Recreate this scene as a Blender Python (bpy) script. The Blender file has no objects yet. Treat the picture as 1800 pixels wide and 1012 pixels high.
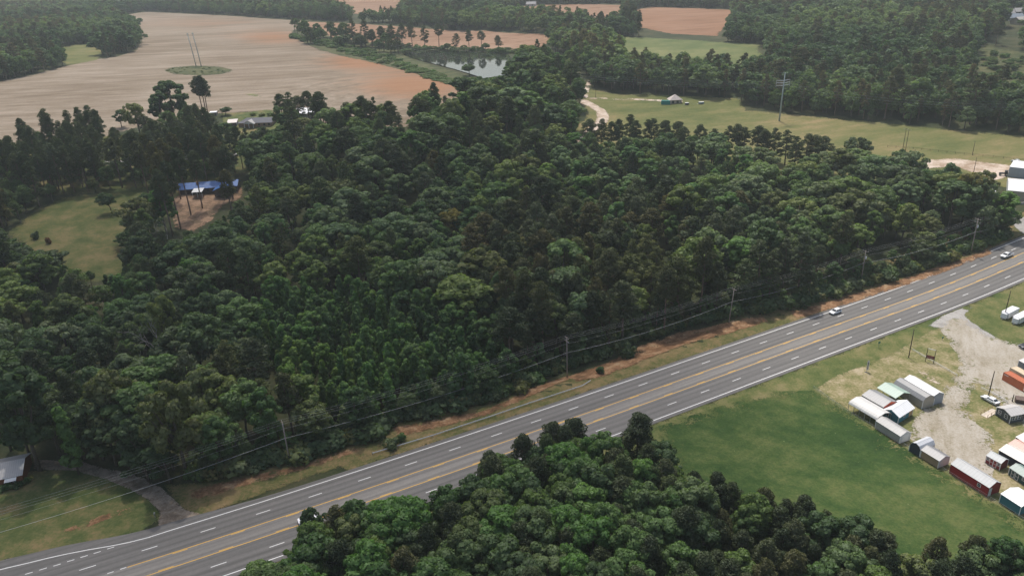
import bpy, bmesh, math, random
import numpy as np
from mathutils import Vector, Matrix
from mathutils.geometry import delaunay_2d_cdt

# ------------------------------------------------------------------ camera, sky, sun
S = bpy.context.scene
FPX, PITCH, ROLL, CAMH = 1300.0, 0.40701, -0.04154, 114.275
cam = bpy.data.objects.new('camera', bpy.data.cameras.new('camera'))
S.collection.objects.link(cam)
cam.data.sensor_width = 36.0
cam.data.lens = 36.0*FPX/1800
cam.data.clip_end = 30000
cam.data.clip_start = 1
cam.matrix_world = Matrix.Translation((0, 0, CAMH)) @ Matrix.Rotation(math.pi/2-PITCH, 4, 'X') @ Matrix.Rotation(ROLL, 4, 'Z')
S.camera = cam
SUN_EL, SUN_AZ = math.radians(64), math.radians(97)       # azimuth from +X, counter-clockwise
w = bpy.data.worlds.new('World'); S.world = w; w.use_nodes = True
nt = w.node_tree
sky = nt.nodes.new('ShaderNodeTexSky'); sky.sky_type = 'NISHITA'; sky.sun_disc = False
sky.sun_elevation = SUN_EL; sky.sun_rotation = math.pi/2-SUN_AZ
sky.air_density = 1.2; sky.dust_density = 4.0; sky.ozone_density = 1.0
nt.links.new(sky.outputs[0], nt.nodes['Background'].inputs[0])
nt.nodes['Background'].inputs[1].default_value = 0.12
sl = bpy.data.lights.new('sun', 'SUN'); sl.energy = 3.0; sl.angle = math.radians(1.5); sl.color = (1, 0.955, 0.89)
sun = bpy.data.objects.new('sun', sl); S.collection.objects.link(sun)
sdir = Vector((math.cos(SUN_EL)*math.cos(SUN_AZ), math.cos(SUN_EL)*math.sin(SUN_AZ), math.sin(SUN_EL)))
sun.rotation_euler = sdir.to_track_quat('Z', 'Y').to_euler()
sun.location = (0, 0, 500)
S.view_settings.view_transform = 'Standard'; S.view_settings.look = 'None'
S.view_settings.exposure = 0.32; S.view_settings.gamma = 1
S.cycles.max_bounces = 6; S.cycles.diffuse_bounces = 2; S.cycles.glossy_bounces = 2
S.cycles.transmission_bounces = 3; S.cycles.transparent_max_bounces = 12; S.cycles.volume_bounces = 0

rng = np.random.default_rng(7)
random.seed(7)

# ------------------------------------------------------------------ terrain and projection
RTH, RX0, RY0 = 0.4299, -90.6771, 117.5536
RDX, RDY = math.cos(RTH), math.sin(RTH)
WL, WC, S2 = 3.9576, 4.7423, 171.779
def road_off(s):
    s = np.clip(s, -60, 420)
    return 0.00067938*s*s/2 - 0.7032752e-6*s**3 + 0.184524e-9*s**4
def road_xy(s, t):
    o = road_off(s)+t
    return RX0+RDX*s-RDY*o, RY0+RDY*s+RDX*o
def road_st(x, y):
    ax, ay = x-RX0, y-RY0
    s = ax*RDX+ay*RDY; t = -ax*RDY+ay*RDX
    return s, t-road_off(s)
def sstep(a, b, x):
    k = np.clip((x-a)/(b-a), 0, 1); return k*k*(3-2*k)
HD = np.array([0, 290, 350, 450, 550, 700, 1000, 1500, 2000, 2600, 4000, 9000], float)
HZ = np.array([0, 0, 5, 15, 26, 40, 55, 72, 92, 118, 150, 180], float)
_dd = np.linspace(0, 9000, 3001)
_hz = np.interp(_dd, HD, HZ)
_k = np.hanning(31); _k /= _k.sum()
_hz = np.convolve(np.pad(_hz, 15, mode='edge'), _k, 'valid')
POND = None
def hbase(x, y):
    return np.interp(np.hypot(x, y), _dd, _hz)
def hgt(x, y):
    x = np.asarray(x, float); y = np.asarray(y, float)
    z = hbase(x, y)
    s, t = road_st(x, y)
    right = sstep(185, 225, s)*(1-sstep(330, 360, s))
    z = z + 2.6*right*sstep(17, 25, t)*(1-sstep(60, 140, t))
    gully = sstep(105, 130, s)*(1-sstep(180, 205, s))
    z = z - 3.0*gully*sstep(18, 28, t)*(1-sstep(60, 120, t))
    if POND is not None:
        cx, cy, rx, ry, zp = POND
        q = np.sqrt(((x-cx)/rx)**2+((y-cy)/ry)**2)
        k = 1-sstep(1.0, 2.2, q)
        z = z*(1-k)+(zp-0.7)*k
    return z
_cr, _sr, _cp, _sp = math.cos(ROLL), math.sin(ROLL), math.cos(PITCH), math.sin(PITCH)
def ray(px, py):
    a = np.asarray(px, float)-900; b = np.asarray(py, float)-506
    u = a*_cr+b*_sr; v = -a*_sr+b*_cr
    return u, FPX*_cp-v*_sp, -FPX*_sp-v*_cp
def proj(x, y, z):
    z = z-CAMH
    d = y*_cp-z*_sp; c = y*_sp+z*_cp
    u = FPX*x/d; v = -FPX*c/d
    return 900+u*_cr-v*_sr, 506+u*_sr+v*_cr
def G(px, py, up=0.0):
    """the point of the ground (lifted by up) that stands at this place of the view"""
    dx, dy, dz = ray(px, py)
    n = math.sqrt(dx*dx+dy*dy+dz*dz); dx, dy, dz = dx/n, dy/n, dz/n
    T = np.concatenate([np.arange(60, 900, 3.0), np.arange(900, 4000, 10.0), np.arange(4000, 12000, 100.0)])
    X, Y, Z = dx*T, dy*T, CAMH+dz*T
    f = Z-hgt(X, Y)-up
    i = int(np.argmax(f <= 0))
    if f[i] > 0: i = len(T)-1
    if i == 0: i = 1
    lo, hi = T[i-1], T[i]
    for _ in range(24):
        m = (lo+hi)/2
        if CAMH+dz*m-float(hgt(dx*m, dy*m))-up > 0: lo = m
        else: hi = m
    x, y = dx*lo, dy*lo
    return np.array([x, y, float(hgt(x, y))])
def GP(lst):
    return [G(*p)[:2] for p in lst]
def height_for(p, top_py):
    lo, hi = 0.3, 60
    for _ in range(30):
        m = (lo+hi)/2
        if proj(p[0], p[1], p[2]+m)[1] > top_py: lo = m
        else: hi = m
    return lo
pond_px = [(706, 92), (730, 88), (787, 88.5), (840, 91), (893, 96), (905, 108), (900, 130), (850, 138), (830, 131), (797, 121), (747, 108), (713, 98)]
_c = G(800, 107); _zp = float(hbase(_c[0], _c[1]))
def on_plane(px, py, zz):
    dx, dy, dz = ray(px, py); k = (zz-CAMH)/dz
    return (float(dx*k), float(dy*k))
pond_xy = [on_plane(a, b, _zp) for a, b in pond_px]
_pa = np.array(pond_xy)
POND = ((_pa[:, 0].min()+_pa[:, 0].max())/2, (_pa[:, 1].min()+_pa[:, 1].max())/2, np.ptp(_pa[:, 0])*0.62, np.ptp(_pa[:, 1])*0.62, _zp)

def inside(poly, x, y):
    poly = np.asarray(poly, float); x = np.asarray(x, float); y = np.asarray(y, float)
    r = np.zeros(x.shape, bool); n = len(poly); j = n-1
    for i in range(n):
        xi, yi = poly[i]; xj, yj = poly[j]
        c = ((yi > y) != (yj > y)) & (x < (xj-xi)*(y-yi)/((yj-yi) or 1e-12)+xi)
        r ^= c; j = i
    return r
def edge_dist(poly, x, y):
    poly = np.asarray(poly, float); d = np.full(np.shape(x), 1e9)
    for i in range(len(poly)):
        a, b = poly[i], poly[(i+1) % len(poly)]
        ab = b-a; L = max(ab@ab, 1e-9)
        k = np.clip(((x-a[0])*ab[0]+(y-a[1])*ab[1])/L, 0, 1)
        d = np.minimum(d, np.hypot(x-a[0]-k*ab[0], y-a[1]-k*ab[1]))
    return d

# ------------------------------------------------------------------ object helpers
def tag(o, label=None, cat=None, group=None, kind=None):
    if label: o['label'] = label
    if cat: o['category'] = cat
    if group: o['group'] = group
    if kind: o['kind'] = kind
    return o
def link(o, parent=None):
    S.collection.objects.link(o)
    if parent is not None: o.parent = parent
    return o
def empty(name, loc=(0, 0, 0), rz=0.0):
    o = bpy.data.objects.new(name, None); o.empty_display_size = 0.5
    o.location = loc; o.rotation_euler = (0, 0, rz)
    return link(o)
def mesh_np(name, V, F, mats, midx=None, smooth=False):
    """V (n,3), F list or (m,k) array"""
    me = bpy.data.meshes.new(name)
    if isinstance(F, np.ndarray):
        m, k = F.shape
        me.vertices.add(len(V)); me.vertices.foreach_set('co', np.asarray(V, np.float32).ravel())
        me.loops.add(m*k); me.loops.foreach_set('vertex_index', F.astype(np.int32).ravel())
        me.polygons.add(m)
        me.polygons.foreach_set('loop_start', np.arange(0, m*k, k, dtype=np.int32))
        me.update(calc_edges=True); me.validate()
    else:
        me.from_pydata([tuple(v) for v in V], [], [tuple(f) for f in F]); me.update()
    for m_ in (mats if isinstance(mats, (list, tuple)) else [mats]): me.materials.append(m_)
    if midx is not None: me.polygons.foreach_set('material_index', np.asarray(midx, np.int32))
    if smooth: me.polygons.foreach_set('use_smooth', np.ones(len(me.polygons), bool))
    return me
class MB:
    """collects shapes for one mesh"""
    def __init__(s): s.v = []; s.f = []
    def add(s, V, F):
        n = len(s.v); s.v += [tuple(map(float, v)) for v in V]; s.f += [tuple(i+n for i in f) for f in F]; return s
    def box(s, x0, x1, y0, y1, z0, z1):
        V = [(x, y, z) for x in (x0, x1) for y in (y0, y1) for z in (z0, z1)]
        return s.add(V, [(0, 1, 3, 2), (4, 6, 7, 5), (0, 4, 5, 1), (2, 3, 7, 6), (0, 2, 6, 4), (1, 5, 7, 3)])
    def prism(s, prof, y0, y1):
        """profile in x,z swept along y"""
        n = len(prof)
        V = [(x, y0, z) for x, z in prof]+[(x, y1, z) for x, z in prof]
        F = [tuple(range(n)), tuple(range(2*n-1, n-1, -1))]+[(i, i+n, (i+1) % n+n, (i+1) % n) for i in range(n)]
        return s.add(V, F)
    def prismx(s, prof, x0, x1):
        """profile in y,z swept along x"""
        n = len(prof)
        V = [(x0, y, z) for y, z in prof]+[(x1, y, z) for y, z in prof]
        F = [tuple(range(n-1, -1, -1)), tuple(range(n, 2*n))]+[(i, (i+1) % n, (i+1) % n+n, i+n) for i in range(n)]
        return s.add(V, F)
    def tube(s, pts, rad, n=6, cap=True):
        pts = [Vector(p) for p in pts]
        rs = rad if isinstance(rad, (list, tuple)) else [rad]*len(pts)
        V = []; F = []
        for i, p in enumerate(pts):
            d = (pts[min(i+1, len(pts)-1)]-pts[max(i-1, 0)]).normalized()
            a = d.orthogonal().normalized() if i == 0 else (a-d*a.dot(d)).normalized()
            b = d.cross(a)
            for k in range(n):
                q = 2*math.pi*k/n
                V.append(p+(a*math.cos(q)+b*math.sin(q))*rs[i])
        for i in range(len(pts)-1):
            for k in range(n):
                F.append((i*n+k, i*n+(k+1) % n, (i+1)*n+(k+1) % n, (i+1)*n+k))
        if cap: F += [tuple(range(n-1, -1, -1)), tuple(range((len(pts)-1)*n, len(pts)*n))]
        return s.add(V, F)
    def build(s, name, m, parent=None, smooth=False, bevel=0, loc=None):
        me = mesh_np(name, s.v, s.f, m, smooth=smooth)
        bm = bmesh.new(); bm.from_mesh(me); bmesh.ops.recalc_face_normals(bm, faces=bm.faces)
        if bevel: bmesh.ops.bevel(bm, geom=list(bm.edges), offset=bevel, segments=2, affect='EDGES', profile=0.5, clamp_overlap=True)
        bm.to_mesh(me); bm.free()
        o = bpy.data.objects.new(name, me)
        if loc is not None: o.location = loc
        return link(o, parent)

# ------------------------------------------------------------------ materials
def newmat(name):
    m = bpy.data.materials.new(name); m.use_nodes = True
    return m, m.node_tree, m.node_tree.nodes, m.node_tree.links, m.node_tree.nodes['Principled BSDF']
def noise(N, L, scale, detail=4, rough=0.55, vec=None, stretch=None, rot=0.0):
    n = N.new('ShaderNodeTexNoise'); n.inputs['Scale'].default_value = scale
    n.inputs['Detail'].default_value = detail; n.inputs['Roughness'].default_value = rough
    if vec is None:
        g = N.new('ShaderNodeNewGeometry'); vec = g.outputs['Position']
    if stretch or rot:
        mp = N.new('ShaderNodeMapping'); mp.inputs['Scale'].default_value = stretch or (1, 1, 1)
        r = N.new('ShaderNodeMapping'); r.inputs['Rotation'].default_value = (0, 0, rot)
        L.new(vec, r.inputs[0]); L.new(r.outputs[0], mp.inputs[0]); vec = mp.outputs[0]
    L.new(vec, n.inputs['Vector'])
    return n.outputs['Fac']
def ramp(N, L, fac, stops):
    r = N.new('ShaderNodeValToRGB'); e = r.color_ramp.elements
    while len(e) < len(stops): e.new(0.5)
    for k, (p, c) in enumerate(stops):
        e[k].position = p; e[k].color = (*c, 1) if not isinstance(c, float) else (c, c, c, 1)
    L.new(fac, r.inputs[0]); return r.outputs[0]
def mix(N, L, fac, a, b, mode='MIX'):
    m = N.new('ShaderNodeMix'); m.data_type = 'RGBA'; m.blend_type = mode
    for k, v in ((0, fac), (6, a), (7, b)):
        if isinstance(v, (int, float)): m.inputs[k].default_value = v
        elif isinstance(v, tuple): m.inputs[k].default_value = (*v, 1)
        else: L.new(v, m.inputs[k])
    return m.outputs[2]
def math_(N, L, op, a, b=None, c=None):
    m = N.new('ShaderNodeMath'); m.operation = op
    for k, v in enumerate((a, b, c)):
        if v is None: continue
        if isinstance(v, (int, float)): m.inputs[k].default_value = v
        else: L.new(v, m.inputs[k])
    return m.outputs[0]
def attr(N, name):
    a = N.new('ShaderNodeAttribute'); a.attribute_name = name; return a.outputs['Fac']
def fuzzy_edge(m, N, L, bsdf, width, scale):
    """the sheet frays away at its border"""
    e = attr(N, 'edge')
    n1 = noise(N, L, scale*5, 6, 0.75); n2 = noise(N, L, scale*0.6, 4, 0.65)
    v = math_(N, L, 'ADD', e, math_(N, L, 'MULTIPLY', math_(N, L, 'SUBTRACT', n1, 0.52), width*4.0))
    v = math_(N, L, 'ADD', v, math_(N, L, 'MULTIPLY', math_(N, L, 'SUBTRACT', n2, 0.52), width*3.5))
    a = N.new('ShaderNodeMapRange')
    a.inputs[1].default_value = 0; a.inputs[2].default_value = width*0.06
    L.new(v, a.inputs[0])
    L.new(a.outputs[0], bsdf.inputs['Alpha'])
def ground_mat(name, big, mid, cols, scales=(0.02, 0.12, 1.2), edge=None, rough=0.95, stretch=None, rot=0.0, speck=None, mow=None):
    """cols: four colours from dark to light; big and mid give how strongly each scale counts"""
    m, T, N, L, B = newmat(name)
    a = noise(N, L, scales[0], 4, 0.6); b = noise(N, L, scales[1], 5, 0.65, stretch=stretch, rot=rot); c = noise(N, L, scales[2], 4, 0.7)
    f = math_(N, L, 'ADD', math_(N, L, 'MULTIPLY', a, big), math_(N, L, 'MULTIPLY', b, mid))
    f = math_(N, L, 'ADD', f, math_(N, L, 'MULTIPLY', c, 1-big-mid))
    col = ramp(N, L, f, [(0.39, cols[0]), (0.47, cols[1]), (0.53, cols[2]), (0.62, cols[3])])
    if speck:
        s = noise(N, L, speck[1], 3, 0.8)
        col = mix(N, L, ramp(N, L, s, [(speck[2], 0.0), (speck[2]+0.05, 1.0)]), col, speck[0])
    if mow:                                              # passes of the mower, bent by hand
        g = N.new('ShaderNodeNewGeometry'); mp = N.new('ShaderNodeMapping'); mp.inputs['Rotation'].default_value = (0, 0, mow[0]); L.new(g.outputs['Position'], mp.inputs[0])
        wv = N.new('ShaderNodeTexWave'); wv.inputs['Scale'].default_value = mow[1]; wv.inputs['Distortion'].default_value = 5.0; wv.inputs['Detail'].default_value = 2; wv.inputs['Detail Scale'].default_value = 0.12
        L.new(mp.outputs[0], wv.inputs['Vector'])
        col = mix(N, L, 1.0, col, ramp(N, L, wv.outputs['Fac'], [(0.2, 0.94), (0.8, 1.0)]), 'MULTIPLY')
    L.new(col, B.inputs['Base Color'])
    B.inputs['Roughness'].default_value = rough; B.inputs['Specular IOR Level'].default_value = 0.15
    bp = N.new('ShaderNodeBump'); bp.inputs['Strength'].default_value = 0.5; bp.inputs['Distance'].default_value = 0.15
    L.new(c, bp.inputs['Height']); L.new(bp.outputs[0], B.inputs['Normal'])
    if edge: fuzzy_edge(m, N, L, B, *edge)
    return m
def paint(name, col, rough=0.5, var=0.12, metal=0.0, scale=0.8, spec=0.4):
    m, T, N, L, B = newmat(name)
    tc = N.new('ShaderNodeTexCoord')
    n = noise(N, L, scale, 5, 0.65, vec=tc.outputs['Object'])
    d = tuple(c*(1-var) for c in col); u = tuple(min(1, c*(1+var*0.6)) for c in col)
    L.new(ramp(N, L, n, [(0.3, d), (0.7, u)]), B.inputs['Base Color'])
    B.inputs['Roughness'].default_value = rough; B.inputs['Metallic'].default_value = metal
    B.inputs['Specular IOR Level'].default_value = spec
    return m
def ribbed(name, col, axis=0, pitch=0.3, rough=0.45, var=0.1, groove=0.72, streak=None):
    """sheet metal or board cladding: ribs, weather streaks"""
    m, T, N, L, B = newmat(name)
    tc = N.new('ShaderNodeTexCoord')
    sep = N.new('ShaderNodeSeparateXYZ'); L.new(tc.outputs['Object'], sep.inputs[0])
    x = sep.outputs[axis]
    fr = math_(N, L, 'FRACT', math_(N, L, 'DIVIDE', x, pitch))
    tri = math_(N, L, 'ABSOLUTE', math_(N, L, 'SUBTRACT', fr, 0.5))
    st = ramp(N, L, tri, [(0.34, 1.0), (0.46, groove)])
    n = noise(N, L, 0.7, 5, 0.7, vec=tc.outputs['Object'])
    d = tuple(c*(1-var) for c in col); u = tuple(min(1, c*(1+var*0.5)) for c in col)
    c = ramp(N, L, n, [(0.3, d), (0.7, u)])
    if streak:
        n2 = noise(N, L, 0.35, 4, 0.7, vec=tc.outputs['Object'], stretch=(1, 1, 1))
        c = mix(N, L, ramp(N, L, n2, [(0.55, 0.0), (0.75, 0.6)]), c, streak)
    L.new(mix(N, L, 1.0, c, st, 'MULTIPLY'), B.inputs['Base Color'])
    bp = N.new('ShaderNodeBump'); bp.inputs['Strength'].default_value = 0.6; bp.inputs['Distance'].default_value = 0.03
    L.new(st, bp.inputs['Height']); L.new(bp.outputs[0], B.inputs['Normal'])
    B.inputs['Roughness'].default_value = rough; B.inputs['Specular IOR Level'].default_value = 0.35
    return m
def glass(name='dark_glass', col=(0.015, 0.02, 0.025)):
    m, T, N, L, B = newmat(name)
    tc = N.new('ShaderNodeTexCoord')
    n = noise(N, L, 2.0, 2, 0.5, vec=tc.outputs['Object'])
    L.new(ramp(N, L, n, [(0.3, col), (0.7, tuple(c*1.8 for c in col))]), B.inputs['Base Color'])
    B.inputs['Roughness'].default_value = 0.08; B.inputs['Specular IOR Level'].default_value = 0.5
    return m
def leaf_mat(name, c0, c1, c2, trans=0.42, points=False):
    """per-tree random tint times the tree's own colour, with leaf-to-leaf change"""
    m, T, N, L, B = newmat(name)
    oi = N.new('ShaderNodeObjectInfo')
    base = ramp(N, L, oi.outputs['Random'], [(0.0, c0), (0.5, c1), (1.0, c2)])
    lr = attr(N, 'leaf')
    v = ramp(N, L, lr, [(0.0, 0.62), (0.5, 0.95), (1.0, 1.0)])
    c = mix(N, L, 1.0, base, v, 'MULTIPLY')
    if points:                                           # trees carried by points bring their tint along
        ti = N.new('ShaderNodeAttribute'); ti.attribute_type = 'INSTANCER'; ti.attribute_name = 'tint'
        c = mix(N, L, 1.0, c, ti.outputs['Color'], 'MULTIPLY')
    else: c = mix(N, L, 1.0, c, oi.outputs['Color'], 'MULTIPLY')
    N.remove(B)
    df = N.new('ShaderNodeBsdfDiffuse'); L.new(c, df.inputs['Color'])
    tr = N.new('ShaderNodeBsdfTranslucent')
    L.new(mix(N, L, 1.0, c, (1.15, 1.35, 0.75), 'MULTIPLY'), tr.inputs['Color'])
    ms = N.new('ShaderNodeMixShader'); ms.inputs[0].default_value = trans
    L.new(df.outputs[0], ms.inputs[1]); L.new(tr.outputs[0], ms.inputs[2])
    gl = N.new('ShaderNodeBsdfGlossy'); gl.inputs['Roughness'].default_value = 0.5
    gl.inputs['Color'].default_value = (0.9, 1, 0.95, 1)
    m2 = N.new('ShaderNodeMixShader'); m2.inputs[0].default_value = 0.012
    L.new(ms.outputs[0], m2.inputs[1]); L.new(gl.outputs[0], m2.inputs[2])
    L.new(m2.outputs[0], N['Material Output'].inputs['Surface'])
    return m

M = {}
M['floor'] = ground_mat('forest_floor', 0.35, 0.35, [(0.022, 0.030, 0.013), (0.036, 0.046, 0.019), (0.055, 0.058, 0.027), (0.085, 0.075, 0.04)])
M['verge'] = ground_mat('verge_grass', 0.35, 0.4, [(0.048, 0.075, 0.020), (0.085, 0.105, 0.032), (0.135, 0.135, 0.050), (0.21, 0.175, 0.085)], scales=(0.03, 0.16, 1.5), edge=(2.0, 0.5))
M['mown'] = ground_mat('mown_grass', 0.45, 0.3, [(0.020, 0.046, 0.012), (0.034, 0.066, 0.016), (0.058, 0.088, 0.024), (0.105, 0.120, 0.040)], scales=(0.035, 0.16, 1.6), edge=(6.0, 0.3), stretch=(1, 1.6, 1), rot=0.6, speck=((0.22, 0.25, 0.12), 0.9, 0.70), mow=(0.95, 0.14))
M['sale_grass'] = ground_mat('thin_grass', 0.3, 0.4, [(0.075, 0.10, 0.028), (0.145, 0.145, 0.055), (0.24, 0.205, 0.105), (0.36, 0.30, 0.20)], scales=(0.04, 0.2, 1.5), edge=(2.0, 0.5))
M['gravel'] = ground_mat('gravel', 0.25, 0.4, [(0.23, 0.195, 0.135), (0.315, 0.28, 0.22), (0.365, 0.33, 0.275), (0.41, 0.375, 0.325)], scales=(0.04, 0.18, 2.0), edge=(4.5, 0.30), stretch=(0.5, 2.0, 1), rot=-1.1, speck=((0.17, 0.165, 0.075), 0.16, 0.62))
M['old_asphalt'] = ground_mat('old_asphalt', 0.3, 0.4, [(0.22, 0.21, 0.19), (0.29, 0.275, 0.255), (0.34, 0.325, 0.30), (0.40, 0.38, 0.35)], scales=(0.05, 0.3, 2.0), edge=(0.8, 0.6))
M['clay'] = ground_mat('red_clay', 0.2, 0.5, [(0.09, 0.06, 0.03), (0.17, 0.09, 0.045), (0.26, 0.15, 0.08), (0.33, 0.24, 0.14)], scales=(0.08, 0.3, 1.4), edge=(1.3, 0.4))
M['bank'] = ground_mat('bank_grass', 0.25, 0.45, [(0.06, 0.07, 0.022), (0.10, 0.10, 0.035), (0.16, 0.125, 0.055), (0.23, 0.16, 0.08)], scales=(0.06, 0.22, 1.4), edge=(1.5, 0.5))
M['lawn'] = ground_mat('lawn_grass', 0.35, 0.4, [(0.05, 0.075, 0.022), (0.075, 0.095, 0.03), (0.12, 0.12, 0.045), (0.20, 0.15, 0.07)], scales=(0.05, 0.2, 1.5), edge=(1.5, 0.5))
M['clearing'] = ground_mat('clearing_grass', 0.35, 0.4, [(0.045, 0.065, 0.018), (0.075, 0.088, 0.027), (0.115, 0.108, 0.040), (0.17, 0.135, 0.062)], scales=(0.03, 0.12, 1.0), edge=(5.0, 0.15))  # darkened greens: part of the cloud shade is put into the colour
M['meadow'] = ground_mat('meadow_grass', 0.4, 0.4, [(0.080, 0.098, 0.030), (0.120, 0.128, 0.044), (0.165, 0.150, 0.060), (0.25, 0.19, 0.095)], scales=(0.015, 0.05, 0.5), edge=(3.0, 0.12), stretch=(0.6, 2.0, 1), rot=-0.12)
M['dirt'] = ground_mat('pale_dirt', 0.3, 0.4, [(0.30, 0.22, 0.15), (0.42, 0.33, 0.25), (0.52, 0.43, 0.35), (0.58, 0.5, 0.42)], scales=(0.05, 0.2, 1.2), edge=(1.6, 0.25))
M['yard'] = ground_mat('yard_dirt', 0.3, 0.4, [(0.10, 0.075, 0.045), (0.20, 0.13, 0.08), (0.30, 0.19, 0.12), (0.36, 0.25, 0.17)], scales=(0.05, 0.2, 1.2), edge=(3.0, 0.2))
M['drive'] = ground_mat('driveway_gravel', 0.3, 0.4, [(0.12, 0.09, 0.065), (0.185, 0.145, 0.105), (0.25, 0.205, 0.155), (0.32, 0.25, 0.19)], scales=(0.1, 0.4, 2.5), edge=(0.7, 0.5))
M['far_green'] = ground_mat('far_grass', 0.4, 0.4, [(0.075, 0.105, 0.035), (0.105, 0.128, 0.045), (0.13, 0.145, 0.055), (0.18, 0.18, 0.075)], scales=(0.01, 0.04, 0.3), edge=(6.0, 0.06))

M['island'] = ground_mat('island_grass', 0.4, 0.4, [(0.035, 0.048, 0.018), (0.055, 0.066, 0.026), (0.08, 0.085, 0.036), (0.12, 0.11, 0.05)], scales=(0.05, 0.15, 0.6), edge=(5.0, 0.1))
# ------------------------------------------------------------------ ground and its sheets
def make_ground():
    R = np.concatenate([np.arange(0, 60, 30), np.arange(60, 420, 4.0), np.arange(420, 1000, 8), np.arange(1000, 2600, 30), [2600, 2900, 3400, 4200, 5200, 6500, 8000]])
    A = np.linspace(0, 2*np.pi, 1081)[:-1]
    # finer towards the view, coarse behind
    A = np.concatenate([np.linspace(math.radians(40), math.radians(140), 400, endpoint=False), np.linspace(math.radians(140), math.radians(400), 120, endpoint=False)])
    RR, AA = np.meshgrid(R, A, indexing='ij')
    X, Y = RR*np.cos(AA), RR*np.sin(AA)
    V = np.stack([X, Y, hgt(X, Y)], -1).reshape(-1, 3)
    nr, na = RR.shape
    i = np.arange(nr-1)[:, None]; j = np.arange(na)[None, :]; j2 = (j+1) % na
    F = np.stack([i*na+j, (i+1)*na+j, (i+1)*na+j2, i*na+j2], -1).reshape(-1, 4)
    o = link(bpy.data.objects.new('ground', mesh_np('ground', V, F, M['floor'], smooth=True)))
    tag(o, kind='structure')
make_ground()
def sheet(name, poly, mat, step=3.0, off=0.05, fray=True, red=None, flat=None, maxseg=None):
    poly = [tuple(map(float, p)) for p in poly]
    P = []
    ms = maxseg or step
    for i in range(len(poly)):
        a, b = np.array(poly[i]), np.array(poly[(i+1) % len(poly)])
        n = max(1, int(np.linalg.norm(b-a)/ms))
        P += [tuple(a+(b-a)*k/n) for k in range(n)]
    B = np.array(P)
    gx = np.arange(B[:, 0].min(), B[:, 0].max(), step); gy = np.arange(B[:, 1].min(), B[:, 1].max(), step)
    if len(gx) and len(gy):
        X, Y = np.meshgrid(gx, gy); X = X.ravel(); Y = Y.ravel()
        k = inside(B, X, Y); X, Y = X[k], Y[k]
        k = edge_dist(B, X, Y) > step*0.4; X, Y = X[k], Y[k]
    else: X = Y = np.zeros(0)
    pts = [Vector(p) for p in P]+[Vector(p) for p in zip(X, Y)]
    n = len(P)
    r = delaunay_2d_cdt(pts, [(i, (i+1) % n) for i in range(n)], [], 1, 1e-4)
    v = np.array([tuple(q) for q in r[0]]); F = [tuple(f) for f in r[2]]
    z = (hgt(v[:, 0], v[:, 1]) if flat is None else np.full(len(v), flat))+off
    me = mesh_np(name, np.column_stack([v, z]), F, mat, smooth=True)
    bm = bmesh.new(); bm.from_mesh(me)
    for f in bm.faces:
        if f.normal.z < 0: f.normal_flip()
    bm.to_mesh(me); bm.free()
    if fray:
        e = edge_dist(B, v[:, 0], v[:, 1])
        me.attributes.new('edge', 'FLOAT', 'POINT').data.foreach_set('value', e.astype(np.float32))
    if red is not None:
        px, py = proj(v[:, 0], v[:, 1], z)
        me.attributes.new('red', 'FLOAT', 'POINT').data.foreach_set('value', red(px, py).astype(np.float32))
    o = link(bpy.data.objects.new(name, me))
    return tag(o, kind='structure')

def field_mat(name, cols, redc, rot):
    m, T, N, L, B = newmat(name)
    a = noise(N, L, 1.0, 3, 0.6, stretch=(0.003, 0.10, 1), rot=rot)
    b = noise(N, L, 1.0, 3, 0.7, stretch=(0.012, 0.45, 1), rot=rot)
    c = noise(N, L, 0.012, 4, 0.6); d = noise(N, L, 0.5, 4, 0.7)
    f = math_(N, L, 'ADD', math_(N, L, 'MULTIPLY', a, 0.38), math_(N, L, 'MULTIPLY', b, 0.22))
    f = math_(N, L, 'ADD', f, math_(N, L, 'ADD', math_(N, L, 'MULTIPLY', c, 0.25), math_(N, L, 'MULTIPLY', d, 0.15)))
    col = ramp(N, L, f, [(0.41, cols[0]), (0.475, cols[1]), (0.525, cols[2]), (0.59, cols[3])])
    rd = math_(N, L, 'ADD', attr(N, 'red'), math_(N, L, 'MULTIPLY', math_(N, L, 'SUBTRACT', a, 0.5), 1.1))
    k = ramp(N, L, rd, [(0.15, 0.0), (0.8, 1.0)])
    col = mix(N, L, math_(N, L, 'MULTIPLY', k, 0.66), col, redc)
    L.new(col, B.inputs['Base Color']); B.inputs['Roughness'].default_value = 1; B.inputs['Specular IOR Level'].default_value = 0.1
    fuzzy_edge(m, N, L, B, 3.0, 0.1)
    return m
_a, _b = G(60, 190), G(600, 135)
row_rot = -math.atan2(_b[1]-_a[1], _b[0]-_a[0])*0.35
M['field'] = field_mat('fallow_field', [(0.155, 0.118, 0.080), (0.196, 0.154, 0.110), (0.232, 0.187, 0.139), (0.284, 0.236, 0.184)], (0.27, 0.118, 0.048), row_rot)
M['field_pink'] = field_mat('fallow_red_field', [(0.17, 0.095, 0.055), (0.225, 0.135, 0.085), (0.265, 0.17, 0.115), (0.31, 0.215, 0.15)], (0.25, 0.12, 0.06), row_rot)
def blob(px, py, cx, cy, rx, ry): return np.exp(-(((px-cx)/rx)**2+((py-cy)/ry)**2))
field_px = [(-60, 215), (-60, 160), (0, 143), (60, 131), (120, 115), (165, 105), (205, 100), (240, 88), (249, 72), (238, 50), (205, 36), (198, 30), (256, 21), (400, 28), (530, 37), (545, 40), (515, 55), (512, 66), (560, 84), (640, 102), (720, 122), (790, 145), (818, 158), (790, 200), (700, 230), (600, 232), (490, 205), (455, 196), (380, 200), (240, 225), (150, 250), (60, 250), (-60, 255)]
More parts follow.
